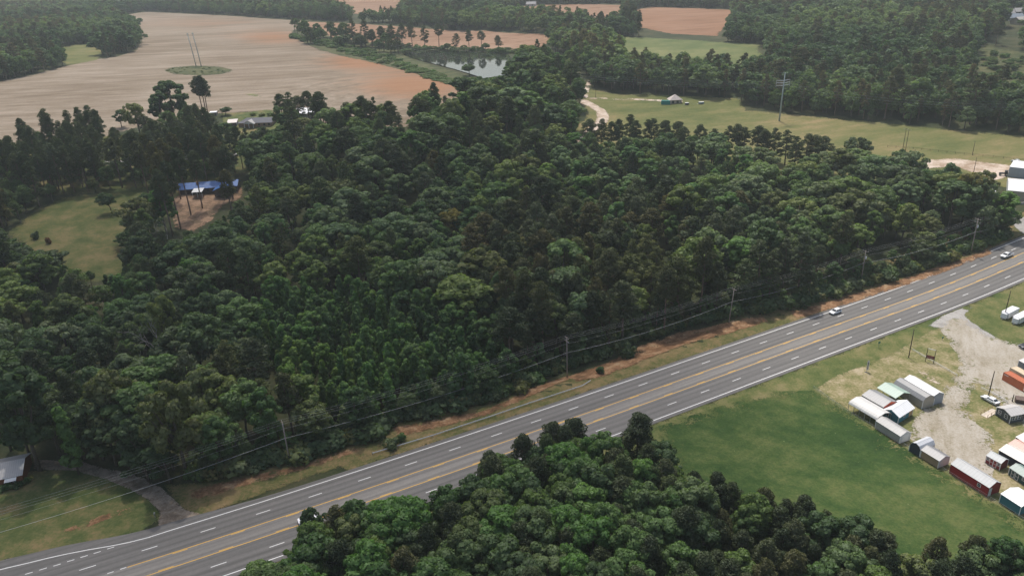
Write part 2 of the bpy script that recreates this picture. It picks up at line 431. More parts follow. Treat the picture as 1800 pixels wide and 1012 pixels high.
sheet('tan_field', GP(field_px), M['field'], step=12, off=0.10,
      red=lambda x, y: blob(x, y, 735, 150, 110, 26)+0.9*blob(x, y, 640, 108, 80, 16)+0.7*blob(x, y, 480, 66, 70, 13)+0.35*blob(x, y, 330, 40, 160, 12))
zero = lambda x, y: 0.25*np.ones_like(x)
sheet('red_field', GP([(530, 38), (600, 41), (700, 47), (850, 54), (972, 60), (966, 76), (945, 86), (880, 88), (800, 86), (700, 84), (600, 74), (540, 58)]), M['field_pink'], step=14, off=0.12, red=zero)
sheet('back_field', GP([(585, -2), (640, -4), (705, 1), (705, 20), (660, 26), (595, 24)]), M['field_pink'], step=30, off=0.12, red=zero)
sheet('middle_back_field', GP([(850, 17), (940, 9.5), (1040, 7.5), (1100, 10), (1095, 36), (1000, 36), (900, 32)]), M['field_pink'], step=25, off=0.12, red=zero)
sheet('right_back_field', GP([(1105, 22), (1135, 13), (1200, 14), (1295, 18), (1280, 38), (1262, 64), (1180, 60), (1110, 46)]), M['field_pink'], step=20, off=0.12, red=lambda x, y: 0.5*np.ones_like(x))
sheet('green_field', GP([(1070, 62), (1140, 67), (1240, 72), (1335, 78), (1345, 118), (1250, 122), (1150, 112), (1095, 100)]), M['far_green'], step=14, off=0.12)
sheet('scrub_clearing', GP([(1715, 75), (1760, 84), (1830, 100), (1830, 155), (1760, 150), (1718, 132)]), M['island'], step=14, off=0.12)
sheet('small_clearing', GP([(100, 82), (160, 78), (185, 92), (170, 106), (120, 116), (100, 104)]), M['meadow'], step=10, off=0.15)
sheet('grass_island', GP([(287, 124), (300, 119), (340, 116), (385, 117), (411, 124), (400, 130), (350, 134), (305, 131)]), M['island'], step=6, off=0.16)
sheet('grass_patch', GP([(432, 166), (455, 165), (478, 168), (455, 174)]), M['far_green'], step=6, off=0.16)
meadow_px = [(1020, 150), (1040, 158), (1155, 167), (1300, 173), (1312, 194), (1380, 200), (1533, 214), (1700, 231), (1840, 241), (1840, 300), (1780, 330), (1700, 330), (1600, 330), (1450, 310), (1200, 290), (1040, 262), (1000, 230), (1030, 205)]
sheet('meadow', GP(meadow_px), M['meadow'], step=6, off=0.10)
sheet('farm_track', GP([(1031, 172), (1060, 172), (1110, 173.5), (1165, 176), (1200, 178), (1200, 181), (1165, 179.3), (1110, 176), (1060, 174.6), (1031, 174.6)]), M['dirt'], step=3, off=0.16)
sheet('dirt_lane', GP([(1029, 147), (1036, 140), (1039, 150), (1035, 160), (1033, 176), (1046, 184), (1062, 192), (1072, 203), (1069, 215), (1058, 225), (1035, 240), (1020, 258), (1000, 275), (985, 275), (1005, 250), (1025, 232), (1043, 218), (1050, 206), (1046, 196), (1034, 188), (1020, 182), (1026, 165)]), M['dirt'], step=3, off=0.18)
sheet('dirt_road', GP([(1600, 290), (1630, 281), (1680, 279), (1740, 287), (1770, 290), (1800, 294), (1800, 304), (1770, 312), (1745, 318), (1720, 308), (1680, 293), (1620, 298)]), M['dirt'], step=4, off=0.16)
sheet('back_lane', GP([(-40, 291), (60, 288), (160, 284), (230, 281), (300, 276), (360, 272), (430, 268), (430, 273), (360, 279), (300, 283), (230, 289), (160, 292), (60, 297), (-40, 300)]), M['old_asphalt'], step=4, off=0.14)
sheet('clearing', GP([(10, 412), (60, 372), (110, 345), (200, 332), (300, 330), (330, 350), (300, 385), (240, 400), (210, 430), (240, 475), (190, 500), (120, 490), (60, 450)]), M['clearing'], step=6, off=0.10)
sheet('yard', GP([(300, 352), (330, 332), (425, 328), (430, 346), (395, 362), (372, 388), (342, 408), (306, 400)]), M['yard'], step=4, off=0.14)
sheet('house_lawn', GP([(390, 200), (470, 193), (500, 196), (505, 225), (440, 240), (390, 235)]), M['lawn'], step=4, off=0.14)
sheet('pine_floor', GP([(-40, 310), (-40, 255), (230, 235), (430, 240), (450, 300), (300, 345), (100, 345)]), M['clearing'], step=6, off=0.06)
sheet('pond_bank', GP([(510, 64), (530, 48), (600, 70), (700, 82), (800, 84), (905, 88), (905, 95), (790, 93), (720, 94), (720, 100), (752, 112), (800, 126), (850, 142), (835, 162), (790, 150), (720, 127), (640, 107), (560, 89)]), M['island'], step=6, off=0.2)
sheet('pond_water', pond_xy, None, step=12, off=0.0, flat=_zp, fray=False)
wm, T, N, L, B = newmat('pond_water')
B.inputs['Base Color'].default_value = (0.02, 0.024, 0.018, 1); B.inputs['Roughness'].default_value = 0.03; B.inputs['Specular IOR Level'].default_value = 0.5
_n = noise(N, L, 0.6, 3, 0.6); _bp = N.new('ShaderNodeBump'); _bp.inputs['Strength'].default_value = 0.08; _bp.inputs['Distance'].default_value = 0.05
L.new(_n, _bp.inputs['Height']); L.new(_bp.outputs[0], B.inputs['Normal'])
_pw = bpy.data.objects['pond_water']; _pw.data.materials.clear(); _pw.data.materials.append(wm)

# ---- the highway
E2 = 2*WL+WC/2                                  # white edge lines
SH = 1.3
def strip(name, s0, s1, t0, t1, mat, step=4.0, off=0.25, ds=None, fray=False):
    ss = np.linspace(s0, s1, max(2, int(abs(s1-s0)/step)+1))
    ta = t0 if callable(t0) else (lambda s: t0+0*s); tb = t1 if callable(t1) else (lambda s: t1+0*s)
    m = max(1, int(np.max(np.abs(tb(ss)-ta(ss)))/4)); V = []; UV = []
    for k in range(m+1):
        t = ta(ss)+(tb(ss)-ta(ss))*k/m
        x, y = road_xy(ss, t); V.append(np.column_stack([x, y, hgt(x, y)+off])); UV.append(np.column_stack([ss, t]))
    V = np.concatenate(V); UV = np.concatenate(UV); n = len(ss)
    F = np.array([(k*n+i, k*n+i+1, (k+1)*n+i+1, (k+1)*n+i) for k in range(m) for i in range(n-1)])
    return V, F, UV
def strips_obj(name, parts, mat, kind='structure'):
    V = []; F = []; U = []; n = 0
    for v, f, u in parts: V.append(v); F.append(f+n); U.append(u); n += len(v)
    V = np.concatenate(V); F = np.concatenate(F); U = np.concatenate(U)
    me = mesh_np(name, V, F, mat)
    bm = bmesh.new(); bm.from_mesh(me)
    for f in bm.faces:
        if f.normal.z < 0: f.normal_flip()
    bm.to_mesh(me); bm.free()
    a = me.attributes.new('st', 'FLOAT2', 'POINT'); a.data.foreach_set('vector', U.astype(np.float32).ravel())
    return tag(link(bpy.data.objects.new(name, me)), kind=kind)
m, T, N, L, B = newmat('asphalt'); M['asphalt'] = m
_at = N.new('ShaderNodeAttribute'); _at.attribute_name = 'st'
_sx = N.new('ShaderNodeSeparateXYZ'); L.new(_at.outputs['Vector'], _sx.inputs[0])
t_ = _sx.outputs[1]
at_ = math_(N, L, 'ABSOLUTE', t_)
lane = math_(N, L, 'DIVIDE', math_(N, L, 'SUBTRACT', at_, WC/2), WL)
lf = math_(N, L, 'FRACT', lane)
trk = math_(N, L, 'ABSOLUTE', math_(N, L, 'SUBTRACT', math_(N, L, 'ABSOLUTE', math_(N, L, 'SUBTRACT', lf, 0.5)), 0.24))
dark = ramp(N, L, trk, [(0.0, 0.72), (0.13, 0.95), (0.25, 1.0)])
centre = ramp(N, L, math_(N, L, 'DIVIDE', at_, 10.0), [(0.225, (0.200, 0.187, 0.170)), (0.24, (0.148, 0.141, 0.132))])
n1 = noise(N, L, 1.0, 4, 0.6, vec=_at.outputs['Vector'], stretch=(0.02, 0.7, 1)); n2 = noise(N, L, 1.2, 5, 0.7)
c = mix(N, L, 1.0, centre, dark, 'MULTIPLY')
c = mix(N, L, 1.0, c, ramp(N, L, n1, [(0.35, 0.84), (0.65, 1.12)]), 'MULTIPLY')
c = mix(N, L, 1.0, c, ramp(N, L, n2, [(0.3, 0.9), (0.7, 1.08)]), 'MULTIPLY')
L.new(c, B.inputs['Base Color']); B.inputs['Roughness'].default_value = 0.75; B.inputs['Specular IOR Level'].default_value = 0.3
def st_of(px, py):
    p = G(px, py); return road_st(p[0], p[1])
edge_curve = sorted([tuple(map(float, st_of(*q))) for q in ((0, 1001), (50, 989.5), (100, 977), (157, 966), (214, 956.5), (260, 945), (300, 932))])
ecs = np.array([-80, -60]+[a for a, b in edge_curve]+[edge_curve[-1][0]+18, 600]); ect = np.array([edge_curve[0][1]+1.6, edge_curve[0][1]+0.8]+[b for a, b in edge_curve]+[E2, E2])
up_edge = lambda s: np.interp(s, ecs, ect)
road_top = lambda s: up_edge(s)+1.5+1.6*(1-sstep(10, 45, s))
strips_obj('highway', [strip('h', -80, 620, -E2-SH, road_top, None, off=0.12)], M['asphalt'])
def marking_mat(name, col, wear=0.5):
    m, T, N, L, B = newmat(name)
    n = noise(N, L, 2.5, 5, 0.75)
    L.new(ramp(N, L, n, [(0.3, tuple(c*wear for c in col)), (0.55, col)]), B.inputs['Base Color']); B.inputs['Roughness'].default_value = 0.7
    return m
M['white_line'] = marking_mat('white_line', (0.82, 0.81, 0.78), 0.8); M['yellow_line'] = marking_mat('yellow_line', (0.72, 0.40, 0.05), 0.8)
wl = []
lw = 0.11
wl.append(strip('e', -80, 620, lambda s: up_edge(s)-lw, lambda s: up_edge(s)+lw, None, off=0.132))
wl.append(strip('e', -80, 620, -E2-lw, -E2+lw, None, off=0.132))
DP = 12.192
for n in range(-7, 50):
    for t, s0 in ((WL+WC/2, 0), (-WL-WC/2, S2-14*DP)):
        wl.append(strip('d', s0+n*DP-1.6, s0+n*DP+1.6, t-0.09, t+0.09, None, off=0.132))
for q in ((195, 963), (171, 971), (148, 978), (124.6, 985.4), (100.6, 993), (76, 1000), (51, 1007.5)):
    s, t = map(float, st_of(*q)); wl.append(strip('d', s-0.7, s+0.7, t-0.09, t+0.09, None, off=0.132))
for q in ((217, 998.8), (194.4, 1006.4)):
    s, t = map(float, st_of(*q)); wl.append(strip('d', s-0.6, s+0.6, t-0.09, t+0.09, None, off=0.132))
strips_obj('white_road_lines', wl, M['white_line'])
ys = float(st_of(224, 996)[0]); yl = []
for sg in (1, -1):
    t = sg*(WC/2); a = ys if sg > 0 else -80
    yl.append(strip('y', a, 620, t-0.10, t+0.10, None, off=0.132))
    for n in range(-7, 50):
        s0 = (4.5 if sg > 0 else 1.5)+n*DP
        if s0 > a: yl.append(strip('y', s0, s0+3.05, t-sg*0.32-0.09, t-sg*0.32+0.09, None, off=0.132))
strips_obj('yellow_road_lines', yl, M['yellow_line'])
# ---- verges, lots, drives on both sides of it
def st_xy(lst): return [tuple(map(float, road_xy(np.float64(s), np.float64(t)))) for s, t in lst]
low = [(s, -E2-SH+0.3) for s in range(560, -90, -10)]
sheet('roadside_grass', st_xy(low)+[(-150, 40), (0, 30), (200, 40), (330, 100), (450, 330)], M['verge'], step=4, off=0.05)
sheet('mown_field', GP([(1150, 752), (1250, 718), (1360, 688), (1430, 686), (1500, 728), (1560, 768), (1640, 818), (1720, 868), (1830, 935)])+[(125, 95), (60, 85), (20, 100), (40, 140)], M['mown'], step=4, off=0.10)
sheet('sale_lot_grass', GP([(1432, 684), (1470, 660), (1560, 626), (1640, 580), (1680, 565), (1720, 600), (1840, 640), (1850, 945), (1800, 912), (1720, 862), (1640, 812), (1540, 750)]), M['sale_grass'], step=4, off=0.075)
sheet('gravel_lot', GP([(1648, 572), (1690, 552), (1700, 560), (1722, 580), (1760, 598), (1840, 612), (1850, 760), (1800, 752), (1770, 720), (1740, 688), (1722, 678), (1706, 690), (1704, 715), (1716, 745), (1745, 765), (1752, 800), (1742, 850), (1735, 862), (1695, 850), (1678, 822), (1650, 806), (1612, 796), (1596, 770), (1608, 732), (1640, 705), (1660, 682), (1684, 650), (1684, 625), (1664, 598)]), M['gravel'], step=3, off=0.12)
sheet('lot_apron', GP([(1628, 575), (1655, 556), (1692, 541), (1712, 540), (1695, 553), (1706, 565), (1735, 583), (1762, 600), (1765, 622), (1745, 632), (1722, 630), (1692, 600), (1664, 578)]), M['old_asphalt'], step=2, off=0.115)
sheet('dirt_patch', GP([(1612, 650), (1632, 655), (1645, 668), (1655, 672), (1650, 676), (1625, 664)]), M['dirt'], step=2, off=0.12)
sheet('front_lawn', GP([(-60, 1000), (-60, 800), (40, 830), (140, 818), (200, 832), (235, 850), (262, 872), (284, 898), (281, 915), (258, 930), (190, 952), (120, 966)]), M['lawn'], step=3, off=0.06)
sheet('driveway', GP([(60, 808), (135, 809), (190, 823), (246, 836), (284, 857), (308, 879), (322, 893), (362, 906), (325, 925), (248, 945), (276, 922), (281, 903), (262, 880), (228, 860), (185, 842), (128, 827), (60, 825)]), M['drive'], step=2, off=0.10)
up_bank = [(s, float(road_top(np.float64(s)))-0.4) for s in range(58, 420, 8)]
sheet('bank_grass', st_xy(up_bank+[(s, 26) for s in range(412, 50, -8)]), M['bank'], step=3, off=0.06)
def bank_patch(name, pts, mat, off): sheet(name, GP(pts), mat, step=2, off=off)
bank_patch('clay_bank', [(995, 662), (1060, 640), (1130, 606), (1200, 582), (1280, 566), (1340, 556), (1350, 566), (1272, 589), (1202, 607), (1152, 625), (1102, 647), (1062, 662), (1010, 672)], M['clay'], 0.14)
bank_patch('clay_ditch', [(690, 752), (760, 738), (850, 722), (900, 700), (960, 672), (1000, 660), (1000, 668), (960, 684), (910, 708), (850, 732), (770, 752), (700, 768)], M['clay'], 0.14)
bank_patch('far_clay_bank', [(1385, 548), (1440, 532), (1500, 516), (1560, 498), (1640, 472), (1700, 452), (1740, 436), (1744, 446), (1692, 467), (1622, 492), (1542, 518), (1462, 544), (1402, 560)], M['clay'], 0.14)
sheet('road_verge', GP([(288, 852), (345, 846), (470, 820), (668, 768), (668, 796), (520, 848), (410, 886), (352, 911), (322, 900)]), M['bank'], step=2, off=0.085)
bank_patch('near_clay_bank', [(330, 862), (400, 845), (470, 830), (560, 806), (640, 780), (650, 786), (560, 818), (460, 846), (380, 870), (340, 878)], M['clay'], 0.11)
sheet('lawn_scar', GP([(110, 932), (150, 916), (200, 898), (232, 892), (236, 897), (200, 908), (150, 928), (115, 940)]), M['clay'], step=2, off=0.09)
sheet('side_road', GP([(1770, 372), (1784, 376), (1815, 388), (1830, 400), (1830, 435), (1812, 420), (1790, 405), (1775, 390)]), M['old_asphalt'], step=3, off=0.14)

# ------------------------------------------------------------------ trees
LM = {
 'broad': leaf_mat('broad_leaves', (0.106, 0.162, 0.066), (0.132, 0.190, 0.078), (0.171, 0.224, 0.100), 0.42),
 'bright': leaf_mat('young_leaves', (0.104, 0.185, 0.061), (0.125, 0.208, 0.070), (0.158, 0.235, 0.085), 0.45),
 'pine': leaf_mat('pine_needles', (0.085, 0.108, 0.054), (0.103, 0.124, 0.062), (0.130, 0.145, 0.076), 0.28),
 'oak': leaf_mat('oak_leaves', (0.127, 0.166, 0.074), (0.153, 0.191, 0.088), (0.184, 0.216, 0.108), 0.40),
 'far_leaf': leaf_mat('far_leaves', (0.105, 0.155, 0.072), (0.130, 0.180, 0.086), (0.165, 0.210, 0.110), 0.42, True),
 'far_needle': leaf_mat('far_needles', (0.100, 0.118, 0.068), (0.118, 0.132, 0.078), (0.150, 0.146, 0.095), 0.32, True),  # lightened copy of the pine needles; brightness of the distance put into the colour
}
def bark(name, a, b):
    m, T, N, L, B = newmat(name); tc = N.new('ShaderNodeTexCoord')
    n = noise(N, L, 3.0, 4, 0.7, vec=tc.outputs['Object'], stretch=(2, 2, 0.4))
    L.new(ramp(N, L, n, [(0.3, a), (0.7, b)]), B.inputs['Base Color']); B.inputs['Roughness'].default_value = 0.95; B.inputs['Specular IOR Level'].default_value = 0.1
    return m
M['bark'] = bark('bark', (0.07, 0.055, 0.042), (0.17, 0.14, 0.11))
M['pine_bark'] = bark('pine_bark', (0.11, 0.075, 0.055), (0.24, 0.175, 0.135))
M['dead_bark'] = bark('dead_bark', (0.20, 0.18, 0.155), (0.36, 0.33, 0.29))

def leaf_cloud(rg, lobes, n, size, aspect=1.0, jit=0.55, core=0.12, soft=0.62):
    """leaf-sized quads over the skins of many lobes"""
    C = np.array([l[0] for l in lobes]); R = np.array([l[1] for l in lobes]); Q = np.array([l[2] for l in lobes])
    wgt = R**2; wgt = wgt/wgt.sum()
    k = rg.choice(len(lobes), n, p=wgt)
    d = rg.normal(size=(n, 3)); d[:, 2] = d[:, 2]+0.35; d /= np.linalg.norm(d, axis=1)[:, None]
    rad = R[k]*(0.78+0.30*rg.random(n)**0.8)
    inner = rg.random(n) < core
    rad[inner] *= rg.random(inner.sum())
    sc = np.column_stack([np.ones(n), np.ones(n), Q[k]])
    P = C[k]+d*rad[:, None]*sc
    # drop what lies deep inside another lobe
    keep = np.ones(n, bool)
    for j in range(len(lobes)):
        q = (P-C[j])/np.array([1, 1, Q[j]]); keep &= (np.linalg.norm(q, axis=1) > 0.70*R[j]) | (k == j)
    keep |= inner
    P, d = P[keep], d[keep]; n = len(P)
    nr = d+rg.normal(size=(n, 3))*jit; nr /= np.linalg.norm(nr, axis=1)[:, None]
    a = np.cross(nr, rg.normal(size=(n, 3))); a /= np.linalg.norm(a, axis=1)[:, None]; b = np.cross(nr, a)
    s = size*(0.6+0.8*rg.random(n))[:, None]
    a = a*s; b = b*s*aspect
    bend = nr*s*0.25
    V = np.stack([P-a, P-b*0.8+bend, P+a, P+b*0.8+bend], 1).reshape(-1, 3)
    F = np.arange(n*4).reshape(n, 4)
    sn = soft*d+(1.2-soft)*nr+np.array([0, 0, 0.12]); sn /= np.linalg.norm(sn, axis=1)[:, None]
    leaf_cloud.normals = np.repeat(sn, 4, axis=0)
    return V, F, rg.random(n)
def crown_mesh(name, V, F, lr, mat):
    me = mesh_np(name, V, F, mat, smooth=True)
    if len(me.vertices) == len(leaf_cloud.normals): me.normals_split_custom_set_from_vertices(leaf_cloud.normals.tolist())
    lv = np.repeat(lr, 4)[:len(V)].astype(np.float32)
    me.attributes.new('leaf', 'FLOAT', 'POINT').data.foreach_set('value', lv)
    return me
def mb_mesh(mb, name, mat):
    me = mesh_np(name, mb.v, mb.f, mat, smooth=True); return me
def broad_proto(seed, mat, H=18.0, R=5.2, low=0.30, n=3000, leaf=0.42, nl=26, limbs=5, lobe=(0.26, 0.42), flat=0.82, bk='bark', droop=0.0):
    rg = np.random.default_rng(seed); lobes = []
    zc = H*(low+1)/2; hz = H*(1-low)/2
    lean = rg.normal(size=2)*0.05*H
    for i in range(nl):
        u = rg.random()*2*np.pi; v = rg.uniform(-0.75, 1)
        r = math.sqrt(max(0, 1-v*v))*rg.uniform(0.45, 0.92)*(1+0.18*math.sin(3*u+seed*1.7))
        rr = R*rg.uniform(*lobe)
        asym = 1+0.22*math.cos(u-seed)
        z = zc+v*(hz-rr*0.7)*rg.uniform(0.85, 1.05)
        lobes.append((np.array([math.cos(u)*r*R*asym+lean[0]*(z/H)**2, math.sin(u)*r*R*asym+lean[1]*(z/H)**2, z]), rr, flat))
    V, F, lr = leaf_cloud(rg, lobes, n, leaf)
    mb = MB(); tr = R*0.055
    mb.tube([(0, 0, -0.6), (lean[0]*0.1, lean[1]*0.1, H*0.25), (lean[0]*0.35, lean[1]*0.35, H*0.55), (lean[0]*0.8, lean[1]*0.8, H*0.85)], [tr*1.25, tr, tr*0.7, tr*0.2], 7)
    for i in range(limbs):
        c = lobes[int(rg.integers(nl))][0]; z0 = H*rg.uniform(0.25, 0.5)
        st = Vector((lean[0]*0.2, lean[1]*0.2, z0)); e = Vector(c); mid = st.lerp(e, 0.5)+Vector((0, 0, -0.08*H*0.3))
        mb.tube([st, mid, e], [tr*0.55, tr*0.36, tr*0.12], 5)
    return crown_mesh('crown', V, F, lr, LM[mat]), mb_mesh(mb, 'trunk', M[bk]), H
def pine_proto(seed, H=22.0, R=3.6, low=0.55, n=2600, leaf=0.36, nl=30, mat='pine'):
    rg = np.random.default_rng(seed); lobes = []; mb = MB()
    bx, by = rg.normal(size=2)*0.018*H
    def ax(z): k = (z/H)**1.6; return np.array([bx*k, by*k, z])
    tr = 0.0115*H
    mb.tube([ax(-0.0)-np.array([0, 0, 0.6])]+[ax(H*q) for q in (0.2, 0.45, 0.7, 0.97)], [tr*1.2, tr, tr*0.85, tr*0.6, tr*0.12], 7)
    for i in range(nl):
        q = (i+rg.random())/nl; z = H*(low+(1-low)*q*0.97)
        env = (math.sin(math.pi*min(1, 0.22+0.78*q)**0.9))**0.75 if q < 0.99 else 0.1
        u = i*2.4+rg.normal()*0.5; r = R*env*rg.uniform(0.35, 0.9)
        rr = R*rg.uniform(0.18, 0.36)
        c = ax(z)+np.array([math.cos(u)*r, math.sin(u)*r, rg.uniform(0, 0.4)+r*0.12])
        lobes.append((c, rr, 0.62))
        if i % 2 == 0: mb.tube([ax(z-0.3*r), (ax(z-0.25*r)+c)/2, c], [tr*0.3, tr*0.2, tr*0.08], 4)
    for k in range(3):
        z = H*rg.uniform(low*0.62, low); u = rg.uniform(0, 6.28); r = R*rg.uniform(0.2, 0.4)
        mb.tube([ax(z), ax(z)+np.array([math.cos(u)*r, math.sin(u)*r, r*0.15])], [tr*0.22, tr*0.08], 4)
    V, F, lr = leaf_cloud(rg, lobes, n, leaf*1.1, aspect=0.42, jit=0.9, core=0.25, soft=0.42)
    return crown_mesh('crown', V, F, lr, LM[mat]), mb_mesh(mb, 'trunk', M['pine_bark']), H
def young_proto(seed, H=13.0, R=2.7, n=1900, leaf=0.34, mat='bright', low=0.12):
    rg = np.random.default_rng(seed); lobes = []
    for i in range(24):
        q = (i+rg.random())/24; z = H*(low+(0.97-low)*q); env = (1-q)**0.55*min(1, 0.55+q*2)
        u = i*2.4+rg.normal()*0.6; r = R*env*rg.uniform(0.3, 0.75)
        lobes.append((np.array([math.cos(u)*r, math.sin(u)*r, z]), R*rg.uniform(0.24, 0.38)*(0.6+0.4*env), 1.0))
    V, F, lr = leaf_cloud(rg, lobes, n, leaf)
    mb = MB(); mb.tube([(0, 0, -0.5), (0.1, 0, H*0.5), (0, 0.1, H*0.95)], [0.15, 0.11, 0.03], 6)
    return crown_mesh('crown', V, F, lr, LM[mat]), mb_mesh(mb, 'trunk', M['bark']), H
def bush_proto(seed, H=3.0, R=2.0, n=700, leaf=0.26, mat='broad'):
    rg = np.random.default_rng(seed); lobes = []
    for i in range(11):
        u = rg.uniform(0, 6.28); r = R*rg.uniform(0.1, 0.65); rr = R*rg.uniform(0.28, 0.45)
        lobes.append((np.array([math.cos(u)*r, math.sin(u)*r, rr*0.6+rg.random()*(H-1.6*rr)*(1-r/R*0.5)]), rr, 0.9))
    V, F, lr = leaf_cloud(rg, lobes, n, leaf)
    mb = MB()
    for k in range(4):
        c = lobes[k][0]; mb.tube([(0, 0, -0.3), tuple(c*0.5), tuple(c)], [0.07, 0.05, 0.02], 5)
    return crown_mesh('foliage', V, F, lr, LM[mat]), mb_mesh(mb, 'stem', M['bark']), H
def snag_proto(seed, H=14.0):
    """a tree with few leaves and pale bare limbs"""
    rg = np.random.default_rng(seed); mb = MB(); lobes = []
    def grow(p, d, L_, r, dep):
        p = Vector(p); d = Vector(d).normalized(); e = p+d*L_; mid = (p+e)/2+Vector(rg.normal(size=3)*L_*0.06)
        mb.tube([p, mid, e], [r, r*0.8, r*0.6], 5 if dep else 7)
        if dep >= 3:
            if rg.random() < 0.35: lobes.append((np.array(e), 0.7, 0.8))
            return
        for k in range(3):
            dd = d+Vector(rg.normal(size=3)*0.55)+Vector((0, 0, 0.15)); grow(e if k else mid.lerp(e, 0.6), dd, L_*rg.uniform(0.5, 0.75), r*0.55, dep+1)
    grow((0, 0, -0.4), (0.05, 0, 1), H*0.42, 0.2, 0)
    lobes = lobes or [(np.array([0, 0, H*0.8]), 0.7, 0.8)]
    V, F, lr = leaf_cloud(rg, lobes, 420, 0.28)
    return crown_mesh('crown', V, F, lr, LM['oak']), mb_mesh(mb, 'trunk', M['dead_bark']), H
P_ = {
 'broad': [broad_proto(11+i, 'broad', H=18+i % 3, R=5.0+0.35*(i % 4), low=(0.3, 0.22, 0.36)[i % 3], n=5600, nl=46+6*(i % 3), lobe=((0.15, 0.30), (0.13, 0.25), (0.17, 0.34))[i % 3], leaf=0.40) for i in range(6)],
 'oak': [broad_proto(41+i, 'oak', H=17+i % 2, R=5.8+0.3*i, low=0.28, n=5600, nl=60, lobe=(0.12, 0.24), leaf=0.36, limbs=8) for i in range(4)],
 'poplar': [broad_proto(61+i, 'bright', H=20, R=4.3, low=0.2, n=5200, nl=50, lobe=(0.15, 0.28), leaf=0.38, flat=1.0) for i in range(4)],
 'pine': [pine_proto(81+i, H=22+i % 3, R=3.5+0.3*(i % 3), low=(0.45, 0.55, 0.36)[i % 3], n=3600, nl=44) for i in range(6)]+[pine_proto(91+i, H=20, R=3.4, low=0.2, n=2600, nl=34) for i in range(3)],
 'young': [young_proto(101+i, H=13+(i % 2), R=2.5+0.25*(i % 3)) for i in range(5)],
 'bush': [bush_proto(121+i, H=2.6+0.5*(i % 3), R=1.9+0.3*(i % 2), mat=('broad', 'oak', 'bright', 'broad')[i % 4]) for i in range(4)],
 'snag': [snag_proto(141+i) for i in range(2)],
 'broad_big': [broad_proto(161+i, ('broad', 'bright')[i % 2], H=17, R=5.2, low=0.18, n=13000, leaf=0.25, nl=92, lobe=(0.09, 0.25)) for i in range(4)],
 'pine_big': [pine_proto(181+i, H=18, R=3.4, low=0.3, n=8500, leaf=0.24, nl=60) for i in range(3)],
}
# low detail for the far woods
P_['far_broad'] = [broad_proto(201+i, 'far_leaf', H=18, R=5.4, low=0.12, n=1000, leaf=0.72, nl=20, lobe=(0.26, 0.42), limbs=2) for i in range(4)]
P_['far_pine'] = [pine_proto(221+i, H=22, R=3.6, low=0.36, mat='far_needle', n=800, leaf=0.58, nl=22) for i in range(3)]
KIND = {'broad': ('broadleaf_tree', 'broadleaf tree'), 'oak': ('oak_tree', 'oak tree'), 'poplar': ('sweetgum_tree', 'sweetgum tree'), 'pine': ('pine_tree', 'pine tree'),
        'young': ('sapling', 'young tree'), 'bush': ('bush', 'bush'), 'snag': ('bare_tree', 'bare tree'), 'broad_big': ('broadleaf_tree', 'broadleaf tree'), 'pine_big': ('pine_tree', 'pine tree')}
NOUN = {'broad': 'broadleaf tree', 'oak': 'spreading oak', 'poplar': 'sweetgum', 'pine': 'pine', 'young': 'young sapling', 'bush': 'bush', 'snag': 'half-bare tree with pale limbs', 'broad_big': 'broadleaf tree', 'pine_big': 'pine'}
TREES = []                                   # every tree that stands: kind, x, y, z, height, width factor, tint, zone words
def add_tree(kind, x, y, Hh, wf=1.0, tint=None, zone='', label=None, z=None, group=None, var=None):
    TREES.append(dict(kind=kind, x=x, y=y, z=float(hgt(x, y)) if z is None else z, h=Hh, wf=wf, tint=tint or (1, 1, 1), zone=zone, label=label, group=group, var=var))
def top_to_base(px, py, ht):
    return G(px, py, up=ht)[:2]
def PZ(lst):
    return [tuple(top_to_base(*p)) if len(p) == 3 else tuple(G(*p)[:2]) for p in lst]
Z_main = PZ([(-80, 760), (60, 770), (150, 812), (215, 815), (290, 842), (340, 848), (450, 824), (560, 792), (650, 765), (690, 738), (760, 722), (850, 700), (900, 680), (985, 645), (1060, 622), (1130, 594), (1200, 572), (1290, 551), (1400, 532), (1500, 504), (1600, 476), (1700, 442), (1768, 414), (1776, 392),
             (1740, 345, 9), (1715, 312, 12), (1650, 292, 14), (1600, 280, 15), (1550, 262, 16), (1500, 245, 18), (1400, 262, 17), (1300, 248, 17), (1200, 238, 16), (1100, 232, 15), (1030, 240, 13), (1008, 250, 10), (1010, 205, 12), (1025, 150, 12), (1000, 95, 12), (930, 92, 12), (905, 108, 10), (900, 128), (868, 150), (835, 164), (800, 205), (700, 232), (600, 236), (500, 225), (455, 245), (440, 300), (455, 330), (455, 352), (410, 372), (375, 398), (345, 415), (300, 405), (245, 402), (212, 430), (242, 478), (190, 505), (120, 495), (55, 455), (-80, 470)])
Z_left = PZ([(-120, 232, 20), (60, 218, 18), (150, 205, 18), (230, 232, 16), (250, 250, 14), (330, 215, 14), (400, 225, 14), (455, 245), (440, 300), (300, 330), (200, 335), (110, 348), (60, 372), (10, 412), (-80, 440), (-120, 430)])
Z_young = PZ([(430, 590), (520, 545), (620, 540), (740, 560), (860, 610), (890, 660), (860, 700), (760, 722), (690, 740), (650, 762), (590, 742), (480, 680)])
Z_pines = PZ([(820, 470), (880, 420), (1000, 400), (1150, 400), (1290, 430), (1420, 530), (1290, 551), (1130, 594), (985, 645), (900, 672), (880, 600)])
Z_upmid = PZ([(440, 300), (500, 225), (800, 205), (1000, 240), (1000, 330), (760, 380), (600, 380), (480, 370)])
Z_right = PZ([(1300, 300), (1500, 290), (1740, 350), (1776, 392), (1768, 414), (1600, 476), (1420, 530), (1330, 440)])
